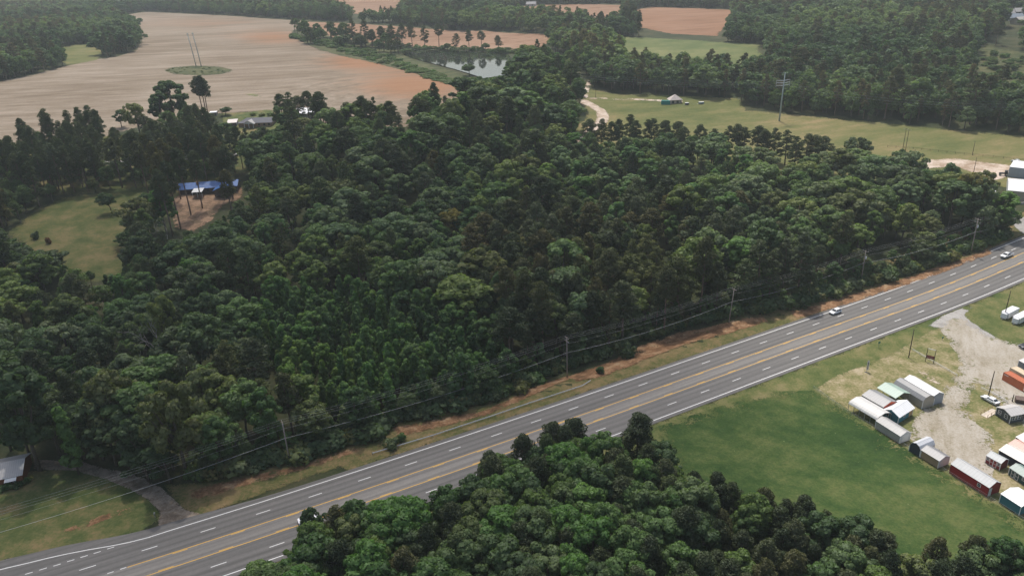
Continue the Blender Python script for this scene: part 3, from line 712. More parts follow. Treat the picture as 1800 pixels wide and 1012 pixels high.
Z_front = PZ([(470, 995, 10), (520, 985, 11), (560, 930, 12), (640, 900, 13), (720, 890, 14), (800, 872, 15), (840, 815, 16), (880, 775, 16), (1000, 738, 17), (1060, 772, 17), (1120, 745, 17), (1170, 780, 16), (1250, 812, 14), (1330, 834, 14), (1450, 878, 14), (1560, 910, 14), (1700, 945, 14), (1860, 950, 14), (1900, 1150), (1000, 1250), (430, 1150)])
Z_topleft = PZ([(-300, 170), (-40, 148), (0, 143), (60, 131), (118, 116), (124, 103), (105, 84), (160, 76), (185, 93), (170, 104), (195, 102), (238, 88), (248, 72), (237, 51), (205, 36), (196, 29), (255, 20), (400, 27), (530, 35), (600, 38), (700, 45), (850, 52), (975, 58)])
def bearing_fan(poly, far):
    """closes a front line of a far wood away from the camera"""
    a, b = np.array(poly[0]), np.array(poly[-1])
    return poly+[tuple(b/np.linalg.norm(b)*far), tuple((a+b)/np.linalg.norm(a+b)*far), tuple(a/np.linalg.norm(a)*far)]
Z_topleft = bearing_fan(Z_topleft, 2300)
Z_topright = bearing_fan(PZ([(960, 62), (970, 80), (940, 90), (1005, 100), (1030, 138), (1045, 156), (1155, 165), (1298, 172), (1312, 192), (1380, 198), (1533, 212), (1700, 229), (1850, 240)]), 1500)
Z_holes = [GP(l) for l in ([(585, -4), (710, -4), (708, 22), (640, 28), (588, 26)], [(845, 18), (940, 8.5), (1100, 7), (1098, 38), (1000, 37), (895, 33)], [(1105, 22), (1135, 12), (1297, 17), (1282, 38), (1262, 66), (1180, 62), (1108, 46)],
                         [(1065, 62), (1140, 67), (1340, 78), (1350, 122), (1240, 124), (1090, 106)], [(1712, 74), (1840, 96), (1840, 158), (1715, 136)], [(1746, 18), (1800, 22), (1810, 56), (1765, 50)],
                         [(528, 36), (600, 39), (974, 60), (968, 80), (880, 92), (700, 90), (520, 70)])]
Z_lawn = [GP(l) for l in ([(10, 412), (60, 372), (110, 346), (290, 332), (300, 385), (240, 400), (210, 430), (240, 478), (190, 503), (120, 492), (60, 450)], [(-80, 1010), (-80, 815), (70, 806), (150, 812), (215, 820), (250, 836), (330, 900), (250, 960)],
                         [(300, 356), (312, 322), (430, 314), (436, 340), (420, 356), (392, 368), (370, 394), (340, 410), (306, 402)], [(-60, 302), (-60, 286), (430, 266), (430, 276), (230, 293)], [(395, 205), (480, 195), (500, 205), (490, 230), (420, 236), (392, 225)], [(0, 0)]*3)]
Z_lawn.append(_pa*1.0)
def scatter(poly, sp, rg, jit=0.42):
    B = np.array(poly); out = []
    gx = np.arange(B[:, 0].min(), B[:, 0].max()+sp, sp); gy = np.arange(B[:, 1].min(), B[:, 1].max()+sp, sp*0.866)
    X, Y = np.meshgrid(gx, gy); X = X+(np.arange(len(gy)) % 2)[:, None]*sp/2
    X = X+rg.uniform(-jit, jit, X.shape)*sp; Y = Y+rg.uniform(-jit, jit, Y.shape)*sp
    X, Y = X.ravel(), Y.ravel(); k = inside(B, X, Y); return X[k], Y[k]
VIS = [[(322, 318), (420, 314), (420, 342), (386, 378), (342, 406), (312, 400)], [(28, 412), (70, 375), (130, 350), (205, 345), (232, 372), (205, 415), (225, 455), (190, 480), (130, 470)],
       [(392, 206), (482, 204), (484, 222), (396, 224)], [(702, 90), (888, 92), (882, 132), (835, 134), (760, 112)], [(1036, 182), (1072, 198), (1066, 222), (1044, 222), (1046, 200), (1030, 188)],
       [(1762, 288), (1830, 288), (1830, 372), (1790, 372), (1764, 345)], [(-10, 806), (40, 806), (44, 862), (-10, 880)], [(90, 818), (130, 812), (238, 840), (300, 880), (350, 907), (280, 940), (284, 896), (262, 872), (160, 832)],
       [(250, 228), (222, 222), (232, 214), (262, 218)]]
VISF = [[(1118, 21), (1284, 22), (1260, 46), (1235, 50), (1150, 36)], [(1096, 70), (1328, 82), (1330, 93), (1240, 92), (1120, 82)], [(866, 17), (1092, 12), (1080, 21), (935, 19)], [(615, 0), (700, 2), (700, 10), (620, 12)], [(1722, 84), (1830, 100), (1830, 124), (1722, 110)],
        [(1032, 142), (1042, 142), (1040, 160), (1030, 160)], [(112, 82), (165, 82), (180, 96), (165, 106), (122, 112)], [(1762, 23), (1800, 28), (1800, 48), (1770, 42)], [(700, 50), (968, 62), (948, 82), (905, 84), (720, 60)], [(702, 90), (888, 92), (882, 132), (835, 134)]]
def blocked(x, y, z, h, rad, vis):
    x, y, z, h, rad = [np.atleast_1d(np.asarray(v, float)) for v in (x, y, z, h, rad)]
    r = np.zeros(len(x), bool)
    for fz in (0.25, 0.5, 0.75, 1.0):
        for sx in (-0.75, 0, 0.75):
            a, b = proj(x+sx*rad, y, z+h*fz)
            for q in vis: r |= inside(q, a, b)
    return r
def lerp3(a, b, k): return tuple(a[i]+(b[i]-a[i])*k for i in range(3))
DARK, OLIVE, FRESH, YELLOW, BROWN, GREY = (0.66, 0.72, 0.74), (1.15, 1.0, 0.9), (1.1, 1.2, 1.0), (1.4, 1.3, 0.95), (1.4, 1.02, 0.85), (1.2, 1.2, 1.35)
TINTW = {DARK: 'dark', OLIVE: 'olive', FRESH: 'fresh green', YELLOW: 'yellow-green', BROWN: 'brownish', GREY: 'grey-green', (1, 1, 1): 'mid-green'}
def pick(rg, table):
    ks = list(table); p = np.array([table[k] for k in ks], float); return ks[int(rg.choice(len(ks), p=p/p.sum()))]
rg = np.random.default_rng(3)
ZT = [  # zone, words, kinds, tints, spacing, height range
 ('young', Z_young, 'in the bright sapling thicket by the creek', {'young': 9, 'poplar': 1}, {FRESH: 4, (1, 1, 1): 3, YELLOW: 1}, 4.3, (10, 16)),
 ('pines', Z_pines, 'in the dark pine stand above the highway bank', {'pine': 9, 'broad': 1, 'poplar': 0.6}, {DARK: 3, BROWN: 3, OLIVE: 3, (1, 1, 1): 2}, 6.2, (18, 24)),
 ('upmid', Z_upmid, 'in the wood below the tan field', {'pine': 4, 'broad': 5, 'poplar': 1, 'oak': 1}, {DARK: 4, OLIVE: 2, (1, 1, 1): 3, BROWN: 1, GREY: 1}, 8.0, (15, 22)),
 ('right', Z_right, 'in the sunlit oak wood near the metal buildings', {'oak': 6, 'broad': 3, 'poplar': 1.5, 'pine': 0.5}, {OLIVE: 3, (1, 1, 1): 3, FRESH: 2, GREY: 1, YELLOW: 1.5}, 8.2, (13, 19)),
 ('main', Z_main, 'in the mixed wood above the highway', {'broad': 6, 'oak': 3, 'poplar': 3, 'pine': 2}, {DARK: 2, OLIVE: 2, (1, 1, 1): 3, FRESH: 2, YELLOW: 0.5, GREY: 1}, 8.0, (13, 20)),
]
taken = []
for key, poly, words, kinds, tints, sp, hr in ZT:
    X, Y = scatter(poly, sp, rg)
    big = np.zeros(len(X), bool)
    if key != 'young':                                   # a few great crowns first, the others fill in between
        BX, BY = scatter(poly, sp*2.1, rg, 0.5)
        dd = np.min(np.hypot(X[:, None]-BX[None], Y[:, None]-BY[None]), axis=1)
        X, Y = X[dd > sp*0.95], Y[dd > sp*0.95]
        big = np.concatenate([np.zeros(len(X), bool), np.ones(len(BX), bool)]); X = np.concatenate([X, BX]); Y = np.concatenate([Y, BY])
    for x, y, bg in zip(X, Y, big):
        if not inside(Z_main, x, y): continue
        if any(bool(inside(q, x, y)) for q in taken) or any(bool(inside(q, x, y)) for q in Z_lawn): continue
        k = pick(rg, kinds); t = pick(rg, tints)
        if rg.random() < 0.55:                           # neighbours tend to share their green
            f = math.sin(x*0.055+1.3*math.sin(y*0.021))+math.sin(y*0.071+2.0+math.sin(x*0.03))
            t = DARK if f < -0.75 else GREY if f < -0.1 else (1, 1, 1) if f < 0.4 else FRESH if f < 1.1 else YELLOW
        if k in ('broad', 'oak') and rg.random() < 0.012: k = 'snag'
        hh = rg.uniform(hr[0]*0.8, hr[1])*(1.15 if k == 'pine' and key != 'pines' else 1)*(1.12 if bg else 1)
        z_ = float(hgt(x, y))
        while hh > 3 and blocked(x, y, z_, hh, hh*0.28, VIS)[0]: hh *= 0.8
        if hh <= 4: continue
        if k == 'pine' and hh < 12: k = 'young'
        add_tree(k, float(x), float(y), hh, rg.uniform(0.85, 1.25)*(1.38 if bg else 1), t, words)
    taken.append(poly)
X, Y = scatter(Z_left, 6.6, rg)
for x, y in zip(X, Y):
    if any(bool(inside(q, x, y)) for q in Z_lawn+[Z_main]): continue
    if blocked(x, y, float(hgt(x, y)), 22, 4, VIS[:4]+VIS[8:])[0]: continue
    k = pick(rg, {'pine': 5, 'broad': 3, 'oak': 1.2})
    add_tree(k, float(x), float(y), rg.uniform(21, 27) if k == 'pine' else rg.uniform(8, 14), rg.uniform(0.9, 1.15), pick(rg, {DARK: 0.6, BROWN: 2.5, OLIVE: 3, GREY: 2, (1, 1, 1): 2}), 'in the open pine grove by the back lane')
X, Y = scatter(Z_front, 5.0, rg)
for x, y in zip(X, Y):
    s, t = road_st(x, y)
    if t > -E2-SH-3.5: continue
    px, py = proj(x, y, 0)
    right = px > 1180+0.25*(py-800)
    k = pick(rg, {'pine_big': 7, 'broad_big': 2} if right else {'pine_big': 3, 'broad_big': 6})
    add_tree(k, float(x), float(y), rg.uniform(12, 16) if right else rg.uniform(14, 18), rg.uniform(0.95, 1.25), pick(rg, {DARK: 3, (1, 1, 1): 3, OLIVE: 1, FRESH: 2} if not right else {DARK: 5, OLIVE: 2, (1, 1, 1): 2}), 'in the near wood below the highway')
# trees one can tell apart: place of the foot, top row, kind, width in metres, tint, label
def lone(kind, px, py, top, width=None, tint=(1, 1, 1), label=None, zone='', group=None, var=None):
    p = G(px, py); h = height_for(p, top)
    pr = {'pine': 7.4, 'broad': 10.6, 'oak': 12, 'poplar': 8.6, 'young': 5.2, 'bush': 4.0, 'snag': 8, 'pine_big': 7.0, 'broad_big': 10.4}[kind]
    H0 = {'pine': 23, 'broad': 18.5, 'oak': 17.5, 'poplar': 20, 'young': 13.5, 'bush': 3.0, 'snag': 14, 'pine_big': 18, 'broad_big': 17}[kind]
    wf = 1.0 if width is None else width/(pr*h/H0)
    add_tree(kind, float(p[0]), float(p[1]), h, wf, tint, zone, label, group=group, var=var)
def front_tree(kind, px, py, ht, width, tint, label):
    x, y = top_to_base(px, py, ht); H0 = {'pine_big': 18, 'broad_big': 17}[kind]; pr = {'pine_big': 7.0, 'broad_big': 10.4}[kind]
    add_tree(kind, float(x), float(y), ht, width/(pr*ht/H0), tint, '', label)
front_tree('pine_big', 1122, 726, 17, 10, DARK, 'tall dark pine at the tip of the near wood beside the green field')
front_tree('pine_big', 1010, 738, 17, 8.5, DARK, 'dark pine whose top hides the yellow highway lines')
front_tree('pine_big', 972, 744, 16, 7.5, DARK, 'narrow dark pine left of the pine that hides the yellow lines')
front_tree('pine_big', 915, 766, 16, 7.5, DARK, 'dark pine at the highway edge of the near wood, upper left side')
front_tree('pine_big', 858, 794, 16, 7, DARK, 'dark slim pine at the left corner of the tall near wood')
front_tree('broad_big', 1040, 770, 16, 8, FRESH, 'fresh green broadleaf tree between the dark pines at the tip of the near wood')
front_tree('broad_big', 890, 803, 15, 7, FRESH, 'pale green rounded tree behind the slim corner pine of the near wood')
front_tree('broad_big', 541, 896, 10, 5.6, DARK, 'small dark tree leaning over the highway and hiding a white car')
front_tree('broad_big', 1130, 810, 13, 7, FRESH, 'bright green low tree under the tall pine at the tip of the near wood')
front_tree('broad_big', 470, 985, 8, 4.5, DARK, 'low dark tree at the lower left end of the near wood')
front_tree('broad_big', 600, 897, 12, 6, (1, 1, 1), 'rounded tree at the highway edge beside the small leaning tree')
front_tree('broad_big', 800, 868, 14, 7, FRESH, 'fresh green tree at the highway edge in front of the corner pine')
for q, nm in (((358, 204, 136), 'leftmost'), ((363.5, 204.5, 134), 'middle'), ((366.5, 205.5, 140), 'rightmost')):
    lone('pine', *q, 10, DARK, nm+' of three tall bare-trunked pines standing against the tan field', var=1)
lone('broad', 312, 226, 141, 21, DARK, var=1, label='huge dark tree left of the three bare-trunked pines')
lone('broad', 288, 232, 160, 17, DARK, var=4, label='dark tree at the left foot of the huge dark tree by the tan field')
lone('oak', 248, 242, 179, 13, (1.5, 1.25, 1.15), 'thin tan-leaved tree standing alone at the tan field edge')
lone('broad', 214, 224, 193, 10, DARK, 'dark round tree at the left of the thin tan-leaved tree')
lone('broad', 397, 204, 189, 8, DARK, 'small dark round tree on the lawn behind the hip-roofed house')
for q in ((262, 240, 205), (300, 242, 196), (330, 240, 190), (345, 236, 186), (372, 238, 200), (398, 246, 215), (280, 250, 212), (350, 250, 205), (320, 255, 210)): lone(pick(rg, {'broad': 2, 'pine': 2}), *q, 12, DARK, zone='in the dark trees around the foot of the huge tree by the tan field', var=1)
for x in (445, 461, 474): lone('bush', x, 204, 197.5, 5, OLIVE, 'small shrub in the row of three on the lawn behind the grey-roofed house', group='lawn shrubs')
for q in ((500, 222, 166), (515, 224, 162), (530, 226, 170), (545, 222, 161), (560, 222, 168), (570, 224, 178)):
    lone('pine', *q, 10, DARK, zone='in the dark clump around the white roof at the tan field edge')
for q in ((612, 238, 181), (640, 236, 170), (655, 238, 180), (690, 236, 178), (735, 238, 172), (748, 236, 176)):
    lone('pine', *q, 11, DARK, zone='in the dark row along the lower edge of the tan field')
lone('poplar', 820, 205, 160, 15, YELLOW, 'yellow-green broad tree at the corner of the tan field below the pond')
lone('broad', 930, 140, 92, 26, DARK, 'large dark brown-green tree on the right shore of the pond')
lone('broad', 905, 152, 112, 18, DARK, 'dark tree in front of the large tree on the pond shore')
for i, (x, b, tp) in enumerate(((877, 91, 63), (847, 89, 55), (825, 89, 53), (802, 88, 59), (772, 85, 43), (747, 83, 45), (725, 82, 40), (708, 84, 42), (690, 84, 44), (672, 82, 47), (655, 84, 52), (643, 80, 34), (622, 76, 33), (606, 74, 40), (590, 72, 48), (700, 92, 60), (688, 100, 68))):
    lone('pine' if i not in (13, 14) else 'broad', x, b, tp, 9 if i < 4 else 11, DARK if i % 3 else BROWN, zone='on the far bank of the pond', var=6+i % 3)
for i in range(34):
    k = i/33; x = 520+k*190+rg.uniform(-6, 6); y = 66+k*24+rg.uniform(-8, 8)
    lone(pick(rg, {'broad': 3, 'pine': 2, 'oak': 1}), x, y, y-rg.uniform(13, 34)*(1-0.25*k), rg.uniform(9, 15), pick(rg, {DARK: 3, (1, 1, 1): 2, GREY: 1}), zone='on the bank between the tan field and the pond', var=6 if i % 3 == 0 else None)
for i in range(210):
    k = (i+rg.random())/210; x = 512+k*325; y = 64+k*94+rg.uniform(-13, 4)*math.sin(0.25+k*2.7)-4*math.sin(k*3.1)
    hh = rg.uniform(3, 8) if k < 0.75 else rg.uniform(3, 6)
    lone('bush', x, y+3, y+3-hh, rg.uniform(6, 12), pick(rg, {OLIVE: 2, (1, 1, 1): 2, DARK: 2}), zone='on the bank between the tan field and the pond')
for i in range(40):
    k = (i+rg.random())/40; x = 700+k*215; y = 88+k*7+rg.uniform(-3, 1)
    lone('bush' if rg.random() < 0.55 else 'broad', x, y, y-rg.uniform(4, 9)*(1.7 if rg.random() < 0.3 else 1), rg.uniform(6, 11), pick(rg, {OLIVE: 2, (1, 1, 1): 2, DARK: 2}), zone='along the far shore of the pond')
for i in range(40):
    x = rg.uniform(1722, 1800); y = rg.uniform(96, 140)
    lone('bush' if rg.random() < 0.6 else 'broad', x, y, y-rg.uniform(4, 11), rg.uniform(4, 8), pick(rg, {OLIVE: 2, (1, 1, 1): 2, GREY: 2}), zone='in the scrubby clearing of the far right wood')
lone('broad', 825, 134, 113, 11, (1, 1, 1), 'small tree standing at the near edge of the pond water')
lone('broad', 541, 76, 34, 14, GREY, 'tall tree at the left end of the pond bank')
prow = [(1040, 210), (1059, 210), (1077, 214), (1091, 210), (1109, 202), (1120, 212), (1140, 211), (1153, 208), (1169, 212), (1191, 214), (1202, 224), (1229, 220), (1257, 227), (1280, 221), (1296, 220), (1309, 223), (1331, 222), (1342, 227), (1362, 225), (1382, 229), (1398, 240), (1417, 235), (1433, 238), (1447, 241)]
for i, (x, tp) in enumerate(prow):
    lone('pine', x-3, tp+62, tp, rg.uniform(7, 11), BROWN if i % 2 else DARK, zone='in the row of flat-topped pines along the meadow', var=(1, 4, 1, 4, 0)[i % 5])
lone('oak', 1503, 296, 241, 13, DARK, 'dark dome-shaped tree at the right end of the pine row')
lone('broad', 1573, 322, 262, 8, DARK, 'dark pointed tree beside the power poles on the meadow edge')
lone('oak', 1712, 400, 312, 11, GREY, 'thin grey tree in front of the white metal roof')
lone('poplar', 1742, 405, 335, 12, FRESH, 'bright green rounded tree at the right end of the wood')
lone('oak', 1690, 392, 300, 15, BROWN, 'brownish spreading tree left of the thin grey tree')
lone('oak', 800, 430, 368, 11, (1.9, 1.25, 0.8), 'rust-brown tree standing out of the green wood')
lone('snag', 992, 640, 604, None, (1, 1, 1), 'bare grey branches behind the power pole by the guardrail')
lone('bush', 87, 428, 414, 4, (1.2, 0.35, 0.5), 'dark red shrub on the clearing lawn')
lone('bush', 64, 420, 404, 4, DARK, 'green shrub beside the dark red shrub on the clearing')
lone('broad', 197, 374, 338, 8, DARK, 'dark round tree on the back edge of the clearing')
lone('broad', 264, 380, 340, 9, (1, 1, 1), 'round tree at the right edge of the clearing near the dirt yard')
for q in ((228, 410, 380), (252, 412, 384), (228, 442, 408), (262, 446, 412)): lone('broad', *q, 9, DARK, zone='in the dark clump at the right side of the clearing')
for q in ((318, 402, 285), (300, 398, 272), (304, 415, 300), (412, 396, 300), (322, 330, 235), (365, 322, 232), (390, 325, 240), (290, 372, 252), (336, 378, 262), (356, 366, 268), (318, 350, 258), (262, 345, 250), (395, 352, 262), (410, 350, 258), (302, 352, 246)): lone('pine', *q, 9, pick(rg, {OLIVE: 1, (1, 1, 1): 1, BROWN: 1}), zone='in the yard of the blue-roofed house', var=1)
for q in ((-25, 440, 345), (-5, 462, 400), (45, 486, 440), (88, 490, 444), (15, 488, 428), (65, 500, 448)): lone('oak', *q, 17, DARK, zone='in the dark clump at the left edge of the clearing')
lone('broad', 70, 827, 655, 17, DARK, var=1, label='big dark tree rising beside the metal-roofed brick house')
for q in ((20, 792, 640), (52, 800, 690), (105, 800, 700), (150, 806, 715), (182, 808, 700), (205, 818, 735), (235, 822, 720), (268, 832, 730), (262, 845, 790), (300, 848, 780)): lone(pick(rg, {'broad': 2, 'oak': 1}), *q, 11, DARK, zone='in the dark trees behind the driveway', var=1)
lone('young', 139, 834, 712, 8, FRESH, 'slim pale-trunked tree beside the driveway')
lone('oak', 215, 800, 655, 15, OLIVE, 'mossy olive oak left of the driveway head', zone='')
lone('oak', 330, 838, 668, 15, OLIVE, 'broad olive oak above the driveway mouth', zone='')
lone('snag', 150, 770, 655, None, (1, 1, 1), 'tangle of pale bare limbs between the oaks at the left')
lone('snag', 290, 668, 540, None, (1, 1, 1), 'pale dead tree inside the left wood')
lone('oak', 310, 640, 520, 10, YELLOW, 'pale yellow-green tree above the dead tree in the left wood')
lone('bush', 1105, 630, 600, 5, DARK, 'dark conical bush standing on the red clay bank')
lone('bush', 1054, 656, 642, 4, DARK, 'low round bush on the red clay bank beside the guardrail end')
lone('bush', 690, 786, 768, 5, (1, 1, 1), 'larger of two round bushes behind the guardrail start')
lone('bush', 706, 776, 760, 4, (1, 1, 1), 'smaller of two round bushes behind the guardrail start')
for q in ((1167, 588, 470), (925, 622, 480), (955, 640, 500), (897, 600, 470), (1475, 480, 380), (1230, 560, 420), (1045, 612, 540)): lone('pine', *q, 8.5, OLIVE, zone='with a tall bare trunk at the front of the pine stand', var=1)
# bushes along the foot of the wood
front_line = [(340, 846), (450, 824), (560, 794), (650, 770), (690, 745), (760, 728), (850, 708), (900, 690), (985, 652), (1060, 626), (1130, 598), (1200, 576), (1290, 556), (1400, 538), (1500, 508), (1600, 480), (1700, 446), (1768, 418)]
for (a, b), (c, d) in zip(front_line[:-1], front_line[1:]):
    n = int(math.hypot(c-a, d-b)/6)
    for i in range(n):
        k = (i+rg.random())/n
        for rep in range(2 if a < 1270 else 3):
            p = G(a+(c-a)*k+rg.uniform(-3, 3), b+(d-b)*k-rg.uniform(0, 9))
            add_tree('bush', float(p[0]), float(p[1]), rg.uniform(1.2, 4.8), rg.uniform(0.8, 1.6), pick(rg, {DARK: 3, (1, 1, 1): 3, OLIVE: 2, BROWN: 1}), 'along the foot of the wood beside the highway')
for (a, b), (c, d) in zip(front_line[:-1], front_line[1:]):
    n = int(math.hypot(c-a, d-b)/13)
    for i in range(n):
        k = (i+rg.random())/n; p = G(a+(c-a)*k, b+(d-b)*k-rg.uniform(6, 22))
        kk = pick(rg, {'young': 3, 'broad': 3, 'poplar': 2, 'oak': 2})
        add_tree(kk, float(p[0]), float(p[1]), rg.uniform(5, 10), rg.uniform(1.0, 1.5), pick(rg, {DARK: 3, (1, 1, 1): 3, OLIVE: 2, GREY: 1}), 'at the leafy front edge of the wood beside the highway')
# ---- far woods as points
far = []
def far_scatter(poly, sp, pine, holes, hb=(11, 20), hp=(15, 22)):
    X, Y = scatter(poly, sp, rg)
    k = np.ones(len(X), bool)
    for h in holes: k &= ~inside(h, X, Y)
    Z = hgt(X, Y); px, py = proj(X, Y, Z+15)
    k &= (px > -120) & (px < 1920) & (py > -60) & ~blocked(X, Y, Z, 19+0*X, 5+0*X, VISF)
    for x, y, z in zip(X[k], Y[k], Z[k]):
        m = 0.5+0.5*math.sin(x*0.013+1)*math.sin(y*0.011)
        p = rg.random() < pine*(0.4+1.2*m)
        f = math.sin(x*0.021+1.3*math.sin(y*0.009))+math.sin(y*0.026+2.0+math.sin(x*0.012))+rg.normal()*0.55
        tn = (0.62, 0.72, 0.74) if f < -1.1 else (0.85, 0.9, 0.9) if f < -0.3 else (1, 1, 1) if f < 0.4 else (1.2, 1.15, 1.05) if f < 1.2 else (1.38, 1.3, 1.1)
        if p: tn = tuple(a*b for a, b in zip(tn, (1.15, 0.98, 0.95)))
        great = rg.random() < 0.14
        far.append((p, x, y, z, (rg.uniform(*hp) if p else rg.uniform(*hb))*(1.15 if great else 1), rg.uniform(0.95, 1.3)*(1.4 if great else 1), tn))
far_scatter(Z_topleft, 8.4, 0.22, Z_holes)
far_scatter(Z_topright, 8.0, 0.24, Z_holes)

# ---- every tree set down: the largest of a kind as things, the rest of that kind as one wood
def join_pair(name, crown, trunk):
    def arr(me):
        v = np.zeros(len(me.vertices)*3, np.float32); me.vertices.foreach_get('co', v)
        return v.reshape(-1, 3), [tuple(p.vertices) for p in me.polygons]
    v1, f1 = arr(crown); v2, f2 = arr(trunk)
    me = bpy.data.meshes.new(name)
    n = len(v1)
    me.from_pydata(np.concatenate([v1, v2]).tolist(), [], f1+[tuple(i+n for i in f) for f in f2])
    me.materials.append(crown.materials[0]); me.materials.append(trunk.materials[0])
    me.polygons.foreach_set('material_index', np.array([0]*len(f1)+[1]*len(f2), np.int32))
    lf = np.zeros(n+len(v2), np.float32); a = np.zeros(n, np.float32); crown.attributes['leaf'].data.foreach_get('value', a); lf[:n] = a
    me.attributes.new('leaf', 'FLOAT', 'POINT').data.foreach_set('value', lf)
    me.update(); return me
def wood(name, label, cat, variants, pts):
    """one object: points that carry whole trees"""
    coll = bpy.data.collections.new(name+'_forms')
    for i, (c, t, H) in enumerate(variants):
        o = bpy.data.objects.new('%02d_%s' % (i, name), join_pair(name, c, t)); coll.objects.link(o)
    me = bpy.data.meshes.new(name); P = np.array([p[:3] for p in pts], np.float32)
    me.vertices.add(len(P)); me.vertices.foreach_set('co', P.ravel())
    me.attributes.new('size', 'FLOAT_VECTOR', 'POINT').data.foreach_set('vector', np.array([p[3] for p in pts], np.float32).ravel())
    me.attributes.new('turn', 'FLOAT_VECTOR', 'POINT').data.foreach_set('vector', np.array([(0, 0, p[4]) for p in pts], np.float32).ravel())
    tn = np.array([(*p[6], 1) if len(p) > 6 else (1, 1, 1, 1) for p in pts], np.float32); me.attributes.new('tint', 'FLOAT_COLOR', 'POINT').data.foreach_set('color', tn.ravel())
    me.attributes.new('form', 'INT', 'POINT').data.foreach_set('value', np.array([p[5] for p in pts], np.int32))
    o = link(bpy.data.objects.new(name, me))
    g = bpy.data.node_groups.new(name, 'GeometryNodeTree')
    g.interface.new_socket('Geometry', in_out='INPUT', socket_type='NodeSocketGeometry'); g.interface.new_socket('Geometry', in_out='OUTPUT', socket_type='NodeSocketGeometry')
    N, L = g.nodes, g.links
    gi = N.new('NodeGroupInput'); go = N.new('NodeGroupOutput'); ip = N.new('GeometryNodeInstanceOnPoints'); ci = N.new('GeometryNodeCollectionInfo')
    ci.inputs['Collection'].default_value = coll; ci.inputs['Separate Children'].default_value = True; ci.inputs['Reset Children'].default_value = True
    def na(nm, ty):
        a = N.new('GeometryNodeInputNamedAttribute'); a.data_type = ty; a.inputs['Name'].default_value = nm; return a.outputs['Attribute']
    ip.inputs['Pick Instance'].default_value = True
    L.new(gi.outputs[0], ip.inputs['Points']); L.new(ci.outputs[0], ip.inputs['Instance'])
    L.new(na('form', 'INT'), ip.inputs['Instance Index']); L.new(na('turn', 'FLOAT_VECTOR'), ip.inputs['Rotation']); L.new(na('size', 'FLOAT_VECTOR'), ip.inputs['Scale'])
    L.new(ip.outputs[0], go.inputs[0])
    md = o.modifiers.new('trees', 'NODES'); md.node_group = g
    tag(o, label, cat, kind='stuff'); return o
LANDMARKS = [(510, 815, 'by the power pole nearest the driveway'), (997, 665, 'by the power pole at the guardrail end'), (1283, 566, 'by the leaning pole on the upper bank'), (1514, 500, 'by the pole with the transformer'),
             (1705, 448, 'by the pole nearest the side road'), (300, 890, 'above the driveway mouth'), (760, 740, 'beside the dark creek hollow'), (365, 350, 'close to the blue-roofed house'), (130, 420, 'beside the clearing lawn'),
             (445, 225, 'close to the grey hip-roofed house'), (655, 235, 'below the tan field corner'), (850, 170, 'below the pond'), (1060, 230, 'at the dirt lane'), (1240, 290, 'behind the pine row'), (1500, 300, 'behind the dome-shaped tree'),
             (1715, 330, 'behind the metal roof'), (800, 430, 'near the rust-brown tree'), (600, 330, 'left of the wood centre'), (1000, 330, 'in the upper middle of the wood'), (620, 480, 'in the middle of the left wood'), (60, 640, 'at the left frame edge'),
             (250, 560, 'in the depth of the left wood'), (1100, 480, 'in the middle of the pine stand'), (1450, 420, 'over the straight highway'), (640, 1000, 'at the lower left highway edge'), (860, 900, 'beside the highway curve'), (1050, 900, 'in the middle of the near wood'),
             (1250, 900, 'at the left end of the mown field'), (1450, 960, 'along the lower edge of the mown field'), (1700, 990, 'in the lower right corner'), (1050, 1010, 'at the bottom edge')]
LMK = [(G(a, b)[:2], t) for a, b, t in LANDMARKS]
def near_words(x, y):
    return min(LMK, key=lambda q: (q[0][0]-x)**2+(q[0][1]-y)**2)[1]
by_kind = {}
for t in TREES:
    t['px'], t['py'] = map(float, proj(t['x'], t['y'], t['z']+t['h']*0.7)); d = math.sqrt(t['x']**2+t['y']**2+(CAMH-t['z'])**2)
    t['ang'] = t['h']/d
    inview = -40 < t['px'] < 1840 and -30 < t['py'] < 1040
    t['prio'] = (10 if t['label'] or t['group'] else 0)+(t['ang'] if inview else -1)
    by_kind.setdefault(KIND[t['kind']][0], []).append(t)
rest = {}
cnt = {}
